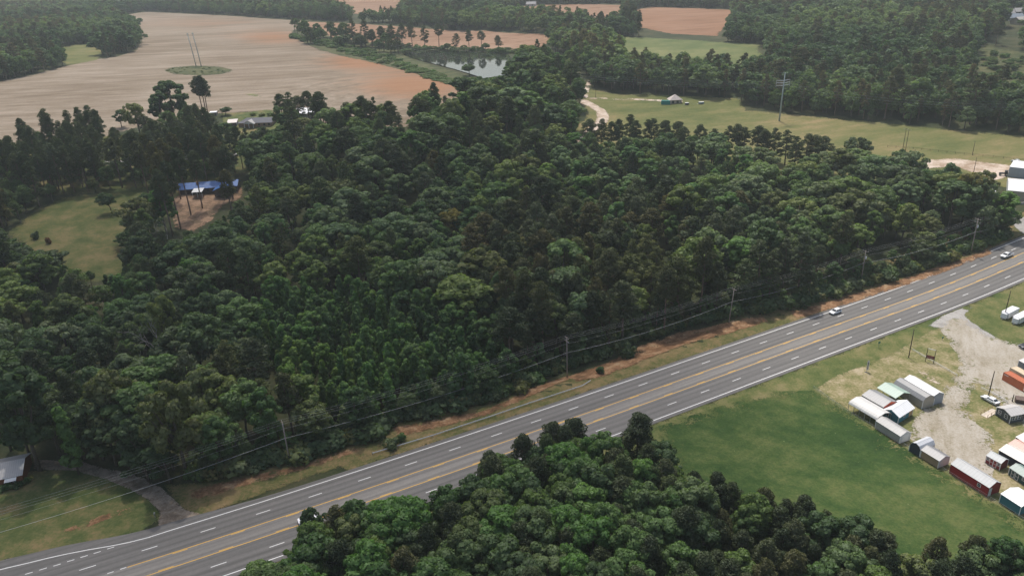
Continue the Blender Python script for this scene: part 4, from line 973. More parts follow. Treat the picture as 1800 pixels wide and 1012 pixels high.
for kname, lst in by_kind.items():
    lst.sort(key=lambda t: -t['prio'])
    for i, t in enumerate(lst):
        if t['prio'] < 0 and i >= 0:
            rest.setdefault(kname, []).append(t); continue
        if i >= 300:
            rest.setdefault(kname, []).append(t); continue
        vs = P_[t['kind']]; vi = t['var'] if t['var'] is not None else int(rg.integers(len(vs))); c, tr, H = vs[vi % len(vs)]
        sz = t['h']/H
        root = empty(kname, (t['x'], t['y'], t['z']), rg.uniform(0, 6.28)); root.scale = (sz*t['wf'], sz*t['wf'], sz)
        tw = TINTW.get(t['tint'], 'odd-coloured')
        if t['label']: lab = t['label']; grp = t['group']
        else:
            med = {'bush': 2.8, 'young': 13}.get(t['kind'], 17)
            size = 'tall' if t['h'] > med*1.1 else 'low' if t['h'] < med*0.85 else 'mid-sized'
            shape = 'broad' if t['wf'] > 1.08 else 'narrow' if t['wf'] < 0.92 else ''
            zw = t['zone'] or 'at the wood edge'
            lab = ' '.join((' '.join((size, shape, tw, NOUN[t['kind']]))+' '+zw+', '+near_words(t['x'], t['y'])).split())
            if len(lab.split()) > 16: lab = ' '.join((size+' '+tw+' '+NOUN[t['kind']]+' '+zw).split()) if len(t['zone'].split()) > 9 else ' '.join((' '.join((tw, NOUN[t['kind']]))+' '+zw+', '+near_words(t['x'], t['y'])).split()[:16])
            grp = KIND[t['kind']][1]+'s '+zw
        tag(root, lab, KIND[t['kind']][1] if t['kind'] not in ('bush',) else 'bush', grp)
        for nm, me in (('foliage' if t['kind'] == 'bush' else 'crown', c), ('stem' if t['kind'] == 'bush' else 'trunk', tr)):
            o = bpy.data.objects.new(nm, me); o.parent = root; S.collection.objects.link(o)
            if nm in ('crown', 'foliage'): o.color = (*t['tint'], 1)
        cnt[kname] = cnt.get(kname, 0)+1
WORDS = {'broadleaf_tree': ('broadleaf_wood', 'far and inner broadleaf trees of the woods reading as one green mass', ['broad', 'broad_big', 'far_broad']), 'oak_tree': ('oak_wood', 'inner spreading oaks of the wood seen only as a canopy', ['oak']),
         'sweetgum_tree': ('sweetgum_wood', 'inner sweetgums of the wood seen only as a canopy', ['poplar']), 'pine_tree': ('pine_wood', 'far and inner pines of the woods reading as one dark mass', ['pine', 'pine_big', 'far_pine']),
         'sapling': ('sapling_thicket', 'dense bright saplings behind the front rows by the creek', ['young']), 'bush': ('undergrowth', 'dense undergrowth behind the bushes at the foot of the wood', ['bush'])}
for kname, (wn, lab, keys) in WORDS.items():
    forms = []; start = {}
    for k in keys: start[k] = len(forms); forms += P_[k]
    pts = []
    for t in rest.get(kname, []):
        vs = P_[t['kind']]; vi = int(rg.integers(len(vs))); H = vs[vi][2]; s = t['h']/H
        pts.append((t['x'], t['y'], t['z'], (s*t['wf'], s*t['wf'], s), rg.uniform(0, 6.28), start[t['kind']]+vi))
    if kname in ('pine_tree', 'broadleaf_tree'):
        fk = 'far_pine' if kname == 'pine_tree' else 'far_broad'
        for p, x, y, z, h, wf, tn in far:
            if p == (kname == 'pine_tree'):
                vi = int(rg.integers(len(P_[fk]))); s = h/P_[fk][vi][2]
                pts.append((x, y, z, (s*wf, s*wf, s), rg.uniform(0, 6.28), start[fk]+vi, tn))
    if pts: wood(wn, lab, 'woodland' if kname != 'bush' else 'undergrowth', forms, pts)
print('TREES', cnt, {k: len(v) for k, v in rest.items()}, 'far', len(far))

# ------------------------------------------------------------------ sheds on the sales lot
M['glass'] = glass()
M['white_paint'] = paint('white_paint', (0.72, 0.71, 0.68), 0.5)
M['white_metal'] = ribbed('white_metal', (0.74, 0.74, 0.73), 0, 0.9, groove=0.86, streak=(0.60, 0.59, 0.57))
M['rubber'] = paint('rubber', (0.02, 0.02, 0.02), 0.8)
M['steel'] = paint('steel', (0.42, 0.43, 0.44), 0.4, metal=0.6)
M['wood_grey'] = bark('weathered_wood', (0.24, 0.20, 0.165), (0.38, 0.33, 0.28))
M['wood_dark'] = bark('creosoted_wood', (0.055, 0.043, 0.035), (0.11, 0.085, 0.068))
M['timber'] = paint('new_timber', (0.46, 0.30, 0.16), 0.7)
_rib = {}
def rib(col, axis=0, pitch=0.45, **kw):
    k = (col, axis, pitch)
    if k not in _rib: _rib[k] = ribbed('cladding', col, axis, pitch, **kw)
    return _rib[k]
def frame_of(A, B, C=None, width=None):
    """local frame on the ground: origin A, x along AB, y away from the viewer"""
    a, b = G(*A), G(*B); d = b[:2]-a[:2]; Lh = float(np.linalg.norm(d)); rz = math.atan2(d[1], d[0])
    n = np.array([-math.sin(rz), math.cos(rz)])
    if C is not None: width = abs(float((G(*C)[:2]-b[:2])@n))
    return a, Lh, rz, width
def opening(parent, kind, side, u, wd, ht, sill, Lx, Ly, frame_m, fill_m, nx=1, ny=1):
    """window or door set on the near (y=0), right (x=Lx) or left (x=0) wall"""
    f = MB(); p = MB(); t = 0.09; dpt = 0.045
    def put(mb, a0, a1, z0, z1, d0, d1):
        if side == 'near': mb.box(a0, a1, -d1, -d0, z0, z1)
        elif side == 'right': mb.box(Lx+d0, Lx+d1, a0, a1, z0, z1)
        else: mb.box(-d1, -d0, a0, a1, z0, z1)
    span = Lx if side == 'near' else Ly
    a0 = u*span-wd/2; a1 = a0+wd; z0, z1 = sill, sill+ht
    put(p, a0+t*0.5, a1-t*0.5, z0+t*0.5, z1-t*0.5, 0.004, 0.03)
    put(f, a0, a0+t, z0, z1, 0.006, dpt); put(f, a1-t, a1, z0, z1, 0.006, dpt)
    put(f, a0+t, a1-t, z1-t, z1, 0.006, dpt); put(f, a0+t, a1-t, z0, z0+t, 0.006, dpt)
    for i in range(1, nx): x = a0+wd*i/nx; put(f, x-t*0.35, x+t*0.35, z0+t, z1-t, 0.008, dpt-0.004)
    for i in range(1, ny): z = z0+ht*i/ny; put(f, a0+t, a1-t, z-t*0.35, z+t*0.35, 0.009, dpt-0.006)
    o = p.build(kind, fill_m, parent); f.build('frame', frame_m, o)
    return o
def shed(name, label, cat, A, B, C=None, width=None, wall=(0.6, 0.6, 0.6), roof=(0.6, 0.6, 0.6), trim=None, eave=2.3, rise=1.0, style='gable', axis='x', ends=None, over=0.15, openings=(), group=None, lift=0.18, roof_mat=None, open_sides=False, length=None):
    a, Lx, rz, Ly = frame_of(A, B, C, width)
    if length: Lx = length
    root = empty(name, tuple(a), rz); tag(root, label, cat, group)
    wm_ = rib(wall, 0 if axis == 'x' else 1, 0.4, groove=0.85, rough=0.6); em = rib(ends, 1 if axis == 'x' else 0, 0.4, groove=0.85, rough=0.6) if ends else wm_
    rm = roof_mat or rib(roof, 0 if axis == 'x' else 1, 0.75, groove=0.88, rough=0.4, var=0.08)
    tm = paint('trim', trim, 0.5) if trim else M['white_paint']
    W = Ly if axis == 'x' else Lx
    if style == 'gable': prof = [(0, eave), (W/2, eave+rise), (W, eave)]
    elif style == 'gambrel': prof = [(0, eave), (W*0.18, eave+rise*0.68), (W/2, eave+rise), (W*0.82, eave+rise*0.68), (W, eave)]
    elif style == 'round': prof = [(0, eave-0.35), (W*0.05, eave+0.1), (W*0.16, eave+rise*0.5), (W*0.5, eave+rise), (W*0.84, eave+rise*0.5), (W*0.95, eave+0.1), (W, eave-0.35)]
    else: prof = [(0, eave), (W, eave+rise)]
    L_ = Lx if axis == 'x' else Ly
    def sweep(mb, poly, p0, p1):
        if axis == 'x': mb.prismx(poly, p0, p1)
        else: mb.prism(poly, p0, p1)
    top = [(p[0], p[1]-0.03) for p in prof]
    if not open_sides:
        mw = MB(); sweep(mw, [(0, lift), *top, (W, lift)], 0, L_)
        mw.build('wall', wm_, root)
        if ends:
            me_ = MB(); sweep(me_, [(0.02, lift), *[(min(max(p[0], 0.02), W-0.02), p[1]-0.05) for p in prof], (W-0.02, lift)], L_+0.002, L_+0.02); me_.build('end_wall', em, root)
            me_ = MB(); sweep(me_, [(0.02, lift), *[(min(max(p[0], 0.02), W-0.02), p[1]-0.05) for p in prof], (W-0.02, lift)], -0.02, -0.002); me_.build('end_wall', em, root)
        sk = MB()
        for q in (0.12, 0.5, 0.88): sweep(sk, [(W*q-0.08, -0.05), (W*q-0.08, lift-0.002), (W*q+0.08, lift-0.002), (W*q+0.08, -0.05)], 0.05, L_-0.05)
        sk.build('skid', M['wood_grey'], root)
        tb = MB(); c = 0.07
        for (x, y) in ((0, 0), (Lx, 0), (Lx, Ly), (0, Ly)):
            zt = eave if style != 'mono' or (y if axis == 'x' else x) == 0 else eave+rise
            tb.box(x-c, x+c, y-c, y+c, lift, zt-0.08)
        tb.build('corner_trim', tm, root)
    else:
        pm = MB()
        n = max(2, int(L_/1.6)+1)
        for i in range(n):
            q = 0.05+(L_-0.1)*i/(n-1)
            for x in (0.04, W-0.04):
                if axis == 'x': pm.box(q-0.05, q+0.05, x-0.05, x+0.05, -0.05, eave-0.1)
                else: pm.box(x-0.05, x+0.05, q-0.05, q+0.05, -0.05, eave-0.1)
        pm.build('post', M['steel'], root)
    ov = over if style != 'round' else 0
    pr = list(prof)
    sl0 = (pr[1][1]-pr[0][1])/max(1e-6, pr[1][0]-pr[0][0]); sl1 = (pr[-2][1]-pr[-1][1])/max(1e-6, pr[-1][0]-pr[-2][0])
    if style == 'mono': sl1 = -sl0
    pr[0] = (pr[0][0]-ov, pr[0][1]-ov*min(sl0, 2)); pr[-1] = (pr[-1][0]+ov, pr[-1][1]-ov*max(-2, min(sl1, 2)))
    mr = MB(); sweep(mr, pr+[(p[0], p[1]+0.07) for p in reversed(pr)], -over, L_+over)
    ro = mr.build('roof', rm, root)
    if style in ('gable', 'gambrel'):
        rc = MB(); k = prof[len(prof)//2]
        sweep(rc, [(k[0]-0.18, k[1]+0.02), (k[0], k[1]+0.105), (k[0]+0.18, k[1]+0.02)], -over-0.01, L_+over+0.01); rc.build('ridge_cap', rm, ro)
    for op in openings:
        kind, side, u, wd, ht, sill = op[:6]; fm = op[6] if len(op) > 6 and op[6] else tm; fl = op[7] if len(op) > 7 and op[7] else (M['glass'] if kind == 'window' else M['white_paint'])
        nx, ny = (op[8], op[9]) if len(op) > 9 else ((1, 2) if kind == 'window' else (1, 1))
        opening(root, kind, side, u, wd, ht, sill+lift, Lx, Ly, fm, fl, nx, ny)
    return root, Lx, Ly
def c4(x, y): return (1450+x/5.137, 620+y/5.137)
def c5(x, y): return (1560+x/6.246, 750+y/6.246)
def cc(x, y): return (1640+x/10.12, 690+y/10.12)
GREYR, WHITE, BEIGE = (0.235, 0.235, 0.24), (0.68, 0.68, 0.67), (0.36, 0.33, 0.275)
carport, cl, cw_ = shed('carport', 'long white round-roofed open carport at the fence beside the mown field', 'carport', c4(205, 520), c4(452, 668), width=5.6, roof=(0.56, 0.55, 0.52), eave=2.5, rise=0.95, style='round', open_sides=True)
shed('shed', 'grey-roofed shed with an orange-red gable behind the white carport', 'shed', c4(325, 462), c4(512, 570), width=5.2, wall=(0.36, 0.33, 0.3), ends=(0.60, 0.095, 0.03), roof=GREYR, trim=(0.07, 0.07, 0.07), eave=2.9, rise=0.95)
gc, gl_, gw_ = shed('carport', 'open carport with a pale green gabled roof between the grey sheds', 'carport', c4(462, 398), c4(622, 492), width=5.4, roof=(0.30, 0.40, 0.335), eave=3.0, rise=0.95, open_sides=True)
shed('shed', 'long beige barn shed with a dark lower roof slope beside the tall white one', 'shed', c4(608, 350), c4(872, 512), width=4.0, wall=BEIGE, ends=(0.40, 0.36, 0.29), roof=(0.235, 0.235, 0.235), eave=2.7, rise=1.3, style='gambrel', over=0.08)
shed('shed', 'long tall white-roofed shed with a grey gable at the top of the shed cluster', 'shed', c4(700, 318), c4(957, 476), width=3.8, wall=(0.36, 0.36, 0.36), ends=(0.36, 0.38, 0.40), roof=WHITE, eave=3.0, rise=0.85)
TEAL = (0.055, 0.21, 0.25)
tc, tl, tw_ = shed('cabin', 'teal cabin with a white roof and a timber porch at its right end', 'cabin', c4(515, 582), c4(655, 646), C=c4(850, 592), wall=TEAL, roof=(0.8, 0.8, 0.79), trim=(0.75, 0.75, 0.72), eave=2.5, rise=1.15, axis='y', over=0.35,
     openings=(('window', 'right', 0.40, 0.9, 1.0, 1.0), ('window', 'near', 0.3, 0.8, 0.9, 1.0), ('door', 'right', 0.86, 1.6, 2.0, 0.05, M['timber'], M['timber'])))
shed('shed', 'beige shed with a pale grey roof and a white end door at the fence', 'shed', c4(452, 682), c4(668, 822), C=c4(748, 782), wall=(0.40, 0.37, 0.31), ends=(0.62, 0.62, 0.60), roof=(0.31, 0.305, 0.295), eave=2.4, rise=0.8, openings=(('door', 'right', 0.5, 2.2, 2.0, 0.02),))
NAVY = (0.035, 0.042, 0.055)
shed('shed', 'small white arched-roof barn with a dark blue front facing the field', 'shed', c4(757, 886), c4(832, 930), length=2.9, width=5.2, wall=(0.6, 0.6, 0.59), ends=NAVY, roof=(0.55, 0.56, 0.58), eave=2.0, rise=1.25, style='gambrel', axis='y', over=0.06)
shed('shed', 'tan shed with a grey roof and a white end wall beside the arched barn', 'shed', c5(357, 338), c5(549, 458), C=c5(645, 402), wall=(0.33, 0.235, 0.14), ends=(0.66, 0.66, 0.65), roof=(0.185, 0.185, 0.195), eave=2.3, rise=0.75, openings=(('door', 'right', 0.5, 2.0, 1.9, 0.02),))
BARN = (0.33, 0.016, 0.02)
shed('barn', 'long red barn with a light grey roof along the field fence', 'barn', c5(677, 508), c5(1090, 770), C=c5(1212, 716), wall=BARN, roof=(0.36, 0.37, 0.375), eave=2.7, rise=1.0, trim=(0.22, 0.02, 0.02), openings=(('window', 'near', 0.76, 0.85, 0.95, 1.05, M['white_paint']), ('door', 'right', 0.16, 0.95, 2.05, 0.02, M['white_paint'])))
shed('shed', 'teal shed with a flat white roof at the lower right frame edge', 'shed', c5(1222, 832), c5(1440, 976), width=5.4, wall=(0.045, 0.17, 0.20), roof=(0.80, 0.80, 0.79), eave=2.5, rise=0.75, style='gable', over=0.12)
dw = M['white_paint']
redp = paint('red_door', (0.24, 0.03, 0.025), 0.6); grnp = paint('dark_green_door', (0.02, 0.06, 0.06), 0.6)
shed('shed', 'small red shed with white-framed double doors and two windows', 'shed', c5(1070, 396), c5(1225, 482), C=c5(1298, 438), wall=(0.20, 0.025, 0.025), roof=(0.31, 0.335, 0.345), eave=2.2, rise=0.7,
     openings=(('door', 'near', 0.39, 0.85, 1.85, 0.02, dw, redp, 1, 2), ('door', 'near', 0.63, 0.85, 1.85, 0.02, dw, redp, 1, 2), ('window', 'near', 0.14, 0.7, 0.8, 0.95, dw), ('window', 'near', 0.88, 0.7, 0.8, 0.95, dw)))
shed('shed', 'small dark green shed with white-framed double doors and a sage roof', 'shed', c5(1322, 530), c5(1482, 638), width=3.4, length=5.2, wall=(0.022, 0.065, 0.065), roof=(0.155, 0.225, 0.20), eave=2.2, rise=0.7,
     openings=(('door', 'near', 0.2, 0.85, 1.85, 0.02, dw, grnp, 1, 2), ('door', 'near', 0.4, 0.85, 1.85, 0.02, dw, grnp, 1, 2), ('window', 'near', 0.72, 0.8, 0.8, 0.95, dw)))
shed('shed', 'long dark navy shed under a cream roof behind the small red shed', 'shed', c5(1205, 345), c5(1420, 470), length=11, width=4.6, wall=NAVY, roof=(0.62, 0.58, 0.52), eave=2.5, rise=0.9, openings=(('window', 'near', 0.52, 0.85, 0.9, 1.0, dw),))
shed('shed', 'dark shed under a salmon pink roof between two cream roofs', 'shed', c5(1310, 272), c5(1500, 392), length=10, width=3.8, wall=(0.10, 0.035, 0.03), roof=(0.44, 0.225, 0.175), eave=2.4, rise=0.8)
shed('shed', 'shed under a large cream roof, highest of the three at the right edge', 'shed', c5(1390, 202), c5(1560, 316), length=9, width=4.6, wall=(0.2, 0.2, 0.2), roof=(0.64, 0.61, 0.56), eave=2.5, rise=0.8)
DG = (0.085, 0.095, 0.095)
shed('cabin', 'dark grey cabin with a pale roof, white-framed windows and a ramp', 'cabin', cc(1105, 398), cc(1352, 556), C=cc(1545, 462), wall=DG, roof=(0.50, 0.48, 0.455), eave=2.5, rise=0.75, axis='y', over=0.2,
     openings=(('window', 'near', 0.25, 1.0, 1.2, 0.8), ('window', 'near', 0.70, 1.0, 1.2, 0.8), ('window', 'right', 0.22, 0.9, 1.2, 0.8), ('window', 'right', 0.42, 0.9, 1.2, 0.8), ('window', 'right', 0.62, 0.9, 1.2, 0.8)))
# ramp and deck beside the grey cabin
a, Lx, rz, _ = frame_of(cc(905, 425), cc(1105, 330), width=2)
r = empty('ramp', tuple(a), rz); tag(r, 'pale timber entrance ramp with rails leading to the grey cabin', 'ramp')
mb = MB(); mb.prism([(0, 0.02), (Lx, 0.35), (Lx, 0.45), (0, 0.1)], -0.9, 0.9); mb.build('deck', paint('pale_timber', (0.55, 0.47, 0.38), 0.8), r)
for y in (-0.92, 0.88):
    mb = MB()
    for k in range(4): x = 0.1+(Lx-0.2)*k/3; mb.box(x-0.05, x+0.05, y, y+0.09, 0, 1.0+0.33*x/Lx)
    mb.prism([(0, 0.98), (Lx, 1.32), (Lx, 1.42), (0, 1.08)], y-0.02, y-0.002); mb.build('railing', M['timber'], r)
# ---- containers
def container(label, A, B, col, width=2.44, length=12.2, hgt_=2.6, sign=False):
    a, Lx, rz, W = frame_of(A, B, width=width); Lx = length
    root = empty('shipping_container', tuple(a), rz); tag(root, label, 'container')
    m = rib(col, 0, 0.28, groove=0.7, rough=0.55); body = MB(); body.box(0.06, Lx-0.06, 0.04, W-0.04, 0.12, hgt_-0.05); body.build('body', m, root)
    fr = MB(); t = 0.08; fm = paint('container_frame', tuple(c*0.85 for c in col), 0.5)
    for x in (0, Lx-t):
        for y in (0, W-t): fr.box(x, x+t, y, y+t, 0, hgt_)
    for y in (0, W-t):
        fr.box(t, Lx-t, y, y+t, 0.002, 0.14); fr.box(t, Lx-t, y, y+t, hgt_-0.1, hgt_-0.002)
    for x in (0.002, Lx-t-0.002): fr.box(x, x+t-0.002, t, W-t, 0.004, 0.14); fr.box(x, x+t-0.002, t, W-t, hgt_-0.1, hgt_-0.004)
    fr.build('frame', fm, root)
    d = MB(); d.box(0.02, 0.058, 0.1, W/2-0.02, 0.16, hgt_-0.12); d.box(0.02, 0.058, W/2+0.02, W-0.1, 0.16, hgt_-0.12); dr = d.build('door', fm, root)
    bars = MB()
    for y in (0.45, 0.95, W-0.95, W-0.45): bars.tube([(-0.02, y, 0.2), (-0.02, y, hgt_-0.16)], 0.025, 5)
    bars.build('lock_rod', M['steel'], dr)
    if sign:
        sg = MB(); sg.box(7.0, 9.2, 0.002, 0.022, 0.5, 1.9); s_ = sg.build('sign', M['white_paint'], root)
        ch = MB(); ch.prism([(7.5, 0.75), (8.0, 1.65), (8.2, 1.65), (7.7, 0.75)], -0.012, 0.0); ch.prism([(8.1, 0.75), (8.6, 1.65), (8.8, 1.65), (8.3, 0.75)], -0.012, 0.0); ch.build('mark', paint('sign_grey', (0.25, 0.25, 0.26)), s_)
        tx = MB()
        for k in range(5): tx.box(0.4+k*0.28, 0.4+k*0.28+0.18, 0.0, 0.03, 1.95, 2.2)
        tx.build('lettering', M['white_paint'], root)
    return root
container('rust-orange shipping container with a white square sign on its side', (1760.5, 667.5), (1800, 690), (0.46, 0.13, 0.055), sign=True)
p0 = G(1760.5, 667.5)
container('cream-topped shipping container behind the orange container', (1772, 659), (1811, 681), (0.62, 0.50, 0.34))
shed('shed', 'grey metal shed with a pale roof behind the cream container', 'shed', (1787, 650), (1815, 665), length=9, width=5, wall=(0.20, 0.22, 0.23), roof=(0.62, 0.58, 0.55), eave=3.2, rise=0.5)
# ---- white box trailers
def trailer(label, A, B):
    a, Lx, rz, _ = frame_of(A, B, width=2.4); Lx = 7.0
    root = empty('cargo_trailer', tuple(a), rz); tag(root, label, 'trailer', 'white trailers')
    b = MB(); b.prism([(0.0, 0.55), (0.0, 2.35), (0.25, 2.6), (Lx, 2.6), (Lx, 0.55)], 0, 2.4); b.build('body', M['white_metal'], root, bevel=0.05)
    n = MB(); n.prism([(0, 0.6), (-0.8, 0.6), (-0.55, 2.2), (0, 2.35)], 0.35, 2.05); n.build('nose', M['white_metal'], root)
    for y in (-0.02, 2.2):
        for x in (3.2, 4.1):
            w_ = MB(); w_.tube([(x, y, 0.36), (x, y+0.22, 0.36)], 0.36, 14); w_.build('wheel', M['rubber'], root)
    h = MB(); h.tube([(0, 0.6, 0.5), (-1.5, 1.2, 0.45)], 0.05, 5); h.tube([(0, 1.8, 0.5), (-1.5, 1.2, 0.45)], 0.05, 5); h.tube([(-1.4, 1.2, 0.0), (-1.4, 1.2, 0.8)], 0.04, 5); h.build('hitch', M['steel'], root)
    l = MB(); l.box(Lx, Lx+0.03, 0.1, 2.3, 0.65, 2.5); l.build('door', M['white_metal'], root)
    return root
trailer('white box trailer beside the dark pole, upper of two at the right edge', (1771, 563), (1800, 547))
trailer('white box trailer, lower of two at the right edge', (1791, 572), (1820, 556))
# ------------------------------------------------------------------ vehicles
CARW = paint('car_white', (0.78, 0.78, 0.78), 0.25, var=0.03, spec=0.5); CARB = paint('car_black', (0.025, 0.026, 0.028), 0.25, var=0.05, spec=0.5)
M['lamp_glass'] = paint('lamp_glass', (0.6, 0.62, 0.63), 0.15); M['red_lamp'] = paint('red_lamp', (0.35, 0.02, 0.02), 0.2); M['trim_black'] = paint('trim_black', (0.03, 0.03, 0.032), 0.6); M['rim'] = paint('rim', (0.4, 0.4, 0.41), 0.35, metal=0.7)
def car(name, label, cat, p, rz, body_m, kind='suv'):
    root = empty(name, tuple(p), rz); tag(root, label, cat)
    Lc, Wc = {'suv': (4.6, 1.86), 'sedan': (4.75, 1.82), 'pickup': (5.7, 1.98)}[kind]
    base = {'suv': [(-2.3, 0.42), (-2.28, 0.95), (-2.15, 1.02), (1.0, 1.02), (1.95, 0.92), (2.27, 0.78), (2.3, 0.4)], 'sedan': [(-2.37, 0.4), (-2.36, 0.9), (-2.2, 0.98), (0.9, 0.94), (2.0, 0.84), (2.33, 0.66), (2.37, 0.36)],
            'pickup': [(-2.85, 0.55), (-2.85, 1.08), (-0.75, 1.1), (1.25, 1.14), (2.5, 1.06), (2.8, 0.92), (2.85, 0.5)]}[kind]
    cab = {'suv': [(-2.12, 1.02), (-1.85, 1.60), (-1.6, 1.68), (0.1, 1.68), (0.35, 1.62), (1.05, 1.02)], 'sedan': [(-1.85, 0.97), (-1.15, 1.38), (-0.9, 1.44), (0.0, 1.45), (0.25, 1.40), (1.0, 0.95)], 'pickup': [(-0.78, 1.10), (-0.72, 1.75), (-0.55, 1.82), (0.65, 1.82), (0.85, 1.76), (1.5, 1.12)]}[kind]
    def loft(prof, rows):
        mb = MB(); n = len(prof); V = []
        for y, sc, ins in rows:
            cx = sum(q[0] for q in prof)/n
            V += [(cx+(x-cx)*sc, y, z if zi_ else z) for (x, z), zi_ in zip(prof, range(n))]
        F = [tuple(range(n-1, -1, -1)), tuple(range((len(rows)-1)*n, len(rows)*n))]
        for r_ in range(len(rows)-1):
            for i in range(n): F.append((r_*n+i, r_*n+(i+1) % n, (r_+1)*n+(i+1) % n, (r_+1)*n+i))
        return mb.add(V, F)
    h = Wc/2
    b = loft(base, [(-h, 0.965, 0), (-h+0.1, 0.995, 0), (0, 1.0, 0), (h-0.1, 0.995, 0), (h, 0.965, 0)])
    bo = b.build('body', body_m, root, bevel=0.03)
    # cabin narrows to the roof
    zb = cab[0][1]; zt = max(z for x, z in cab)
    mb = MB(); n = len(cab); V = []
    for sgn in (-1, 1):
        for x, z in cab: V.append((x, sgn*(h-0.07-0.2*(z-zb)/(zt-zb)), z))
    mb.add(V, [tuple(range(n-1, -1, -1)), tuple(range(n, 2*n))]+[(i, (i+1) % n, (i+1) % n+n, i+n) for i in range(n)])
    mb.build('cabin', body_m, root, bevel=0.03)
    def hw(z): return h-0.07-0.2*(z-zb)/(zt-zb)
    def pane(nm, q, off):
        m_ = MB(); q = [Vector(v) for v in q]; nn = (q[1]-q[0]).cross(q[2]-q[0]).normalized()
        if nn.dot(Vector(off)) < 0: nn = -nn
        m_.add([v+nn*0.012 for v in q]+[v-nn*0.03 for v in q], [(0, 1, 2, 3), (7, 6, 5, 4), (0, 4, 5, 1), (1, 5, 6, 2), (2, 6, 7, 3), (3, 7, 4, 0)]); m_.build(nm, M['glass'], root)
    (xa, za), (xb, zb_) = cab[-1], cab[-2]
    def at(k, c0, c1): return (c0[0]+(c1[0]-c0[0])*k, c0[1]+(c1[1]-c0[1])*k)
    for nm, c0, c1, o in (('windscreen', cab[-1], cab[-2], (1, 0, 1)), ('rear_window', cab[0], cab[1], (-1, 0, 1))):
        lo, hi = at(0.08, c0, c1), at(0.95, c0, c1)
        pane(nm, [(lo[0], -hw(lo[1])+0.1, lo[1]), (lo[0], hw(lo[1])-0.1, lo[1]), (hi[0], hw(hi[1])-0.08, hi[1]), (hi[0], -hw(hi[1])+0.08, hi[1])], o)
    for sgn in (-1, 1):
        z0, z1 = zb+0.06, zt-0.14
        xl0, xl1 = at(0.22, cab[0], cab[1])[0]+0.12, at(0.9, cab[0], cab[1])[0]+0.1
        xr0, xr1 = at(0.12, cab[-1], cab[-2])[0]-0.14, at(0.9, cab[-1], cab[-2])[0]-0.06
        xm = (xl0+xr0)/2
        for aa, bb, a1_, b1_ in ((xl0, xm-0.05, xl1, xm-0.05), (xm+0.05, xr0, xm+0.05, xr1)):
            pane('side_window', [(aa, sgn*hw(z0), z0), (bb, sgn*hw(z0), z0), (b1_, sgn*hw(z1), z1), (a1_, sgn*hw(z1), z1)], (0, sgn, 0.2))
    if kind == 'pickup':
        m_ = MB(); m_.box(-2.75, -0.85, -h+0.16, h-0.16, 1.085, 1.115); m_.build('bed', M['trim_black'], root)
        m_ = MB()
        for y0, y1 in ((-h+0.02, -h+0.14), (h-0.14, h-0.02)): m_.box(-2.83, -0.8, y0, y1, 1.09, 1.32)
        m_.box(-2.83, -2.73, -h+0.14, h-0.14, 1.09, 1.32); m_.build('bed_side', body_m, root)
    xf = Lc/2
    wx = {'suv': 1.38, 'sedan': 1.42, 'pickup': 1.75}[kind]; wr = {'suv': 0.36, 'sedan': 0.33, 'pickup': 0.40}[kind]
    for x in (-wx, wx):
        for sgn in (-1, 1):
            t_m = MB(); y0 = sgn*(h-0.2); y1 = sgn*(h+0.02); t_m.tube([(x, y0, wr), (x, y1, wr)], wr, 18); to = t_m.build('wheel', M['rubber'], root)
            r_m = MB(); r_m.tube([(x, y1, wr), (x, y1+sgn*0.015, wr)], wr*0.62, 14); r_m.build('rim', M['rim'], to)
    zl = {'suv': 0.74, 'sedan': 0.64, 'pickup': 0.86}[kind]
    for sgn in (-1, 1):
        m_ = MB(); y = sgn*(h-0.3); m_.box(xf-0.16, xf+0.012, y-0.22, y+0.22, zl-0.07, zl+0.07); m_.build('headlight', M['lamp_glass'], root)
        m_ = MB(); m_.box(-xf-0.012, -xf+0.12, y-0.16, y+0.16, zl, zl+0.22); m_.build('tail_light', M['red_lamp'], root)
        m_ = MB(); m_.box(cab[-1][0]-0.35, cab[-1][0]-0.15, sgn*(h+0.0) if sgn > 0 else -h-0.18, h+0.18 if sgn > 0 else -h, zb, zb+0.14); m_.build('mirror', body_m, root)
    m_ = MB(); m_.box(xf-0.1, xf+0.02, -h+0.55, h-0.55, zl-0.14, zl+0.05); m_.build('grille', M['trim_black'], root)
    m_ = MB()
    m_.box(xf-0.12, xf+0.03, -h+0.12, h-0.12, 0.3, 0.44); m_.box(-xf-0.03, -xf+0.12, -h+0.12, h-0.12, 0.32, 0.48); m_.build('bumper', M['trim_black'] if kind != 'pickup' else M['steel'], root)
    return root
def road_car(px, py, *a, dir=1, **k):
    p = G(px, py); s, t = road_st(p[0], p[1]); e = 1.0
    x0, y0 = road_xy(s-e, t); x1, y1 = road_xy(s+e, t)
    return car(*a[:3], (p[0], p[1], float(hgt(p[0], p[1]))+0.125), math.atan2(y1-y0, x1-x0)+(math.pi if dir < 0 else 0), *a[3:], **k)
road_car(1468, 551, 'suv', 'white compact SUV driving on the upper outer lane of the highway', 'car', CARW, dir=-1, kind='suv')
road_car(1769, 452, 'pickup_truck', 'white pickup truck on the highway at the right frame edge', 'truck', CARW, dir=-1, kind='pickup')
road_car(543, 916, 'sedan', 'white car on the highway half hidden by the small leaning tree', 'car', CARW, dir=1, kind='sedan')
a = G(1727, 699); b = G(1753, 713); car('sedan', 'white sedan parked on the grass beside the grey cabin', 'car', ((a[0]+b[0])/2, (a[1]+b[1])/2, a[2]+0.1), math.atan2(b[1]-a[1], b[0]-a[0])+math.pi, CARW, kind='sedan')
a = G(1795, 612); car('pickup_truck', 'black pickup truck at the right frame edge on the gravel lot', 'truck', (a[0]+2.2, a[1], a[2]+0.1), 0.1+math.pi, CARB, kind='pickup')
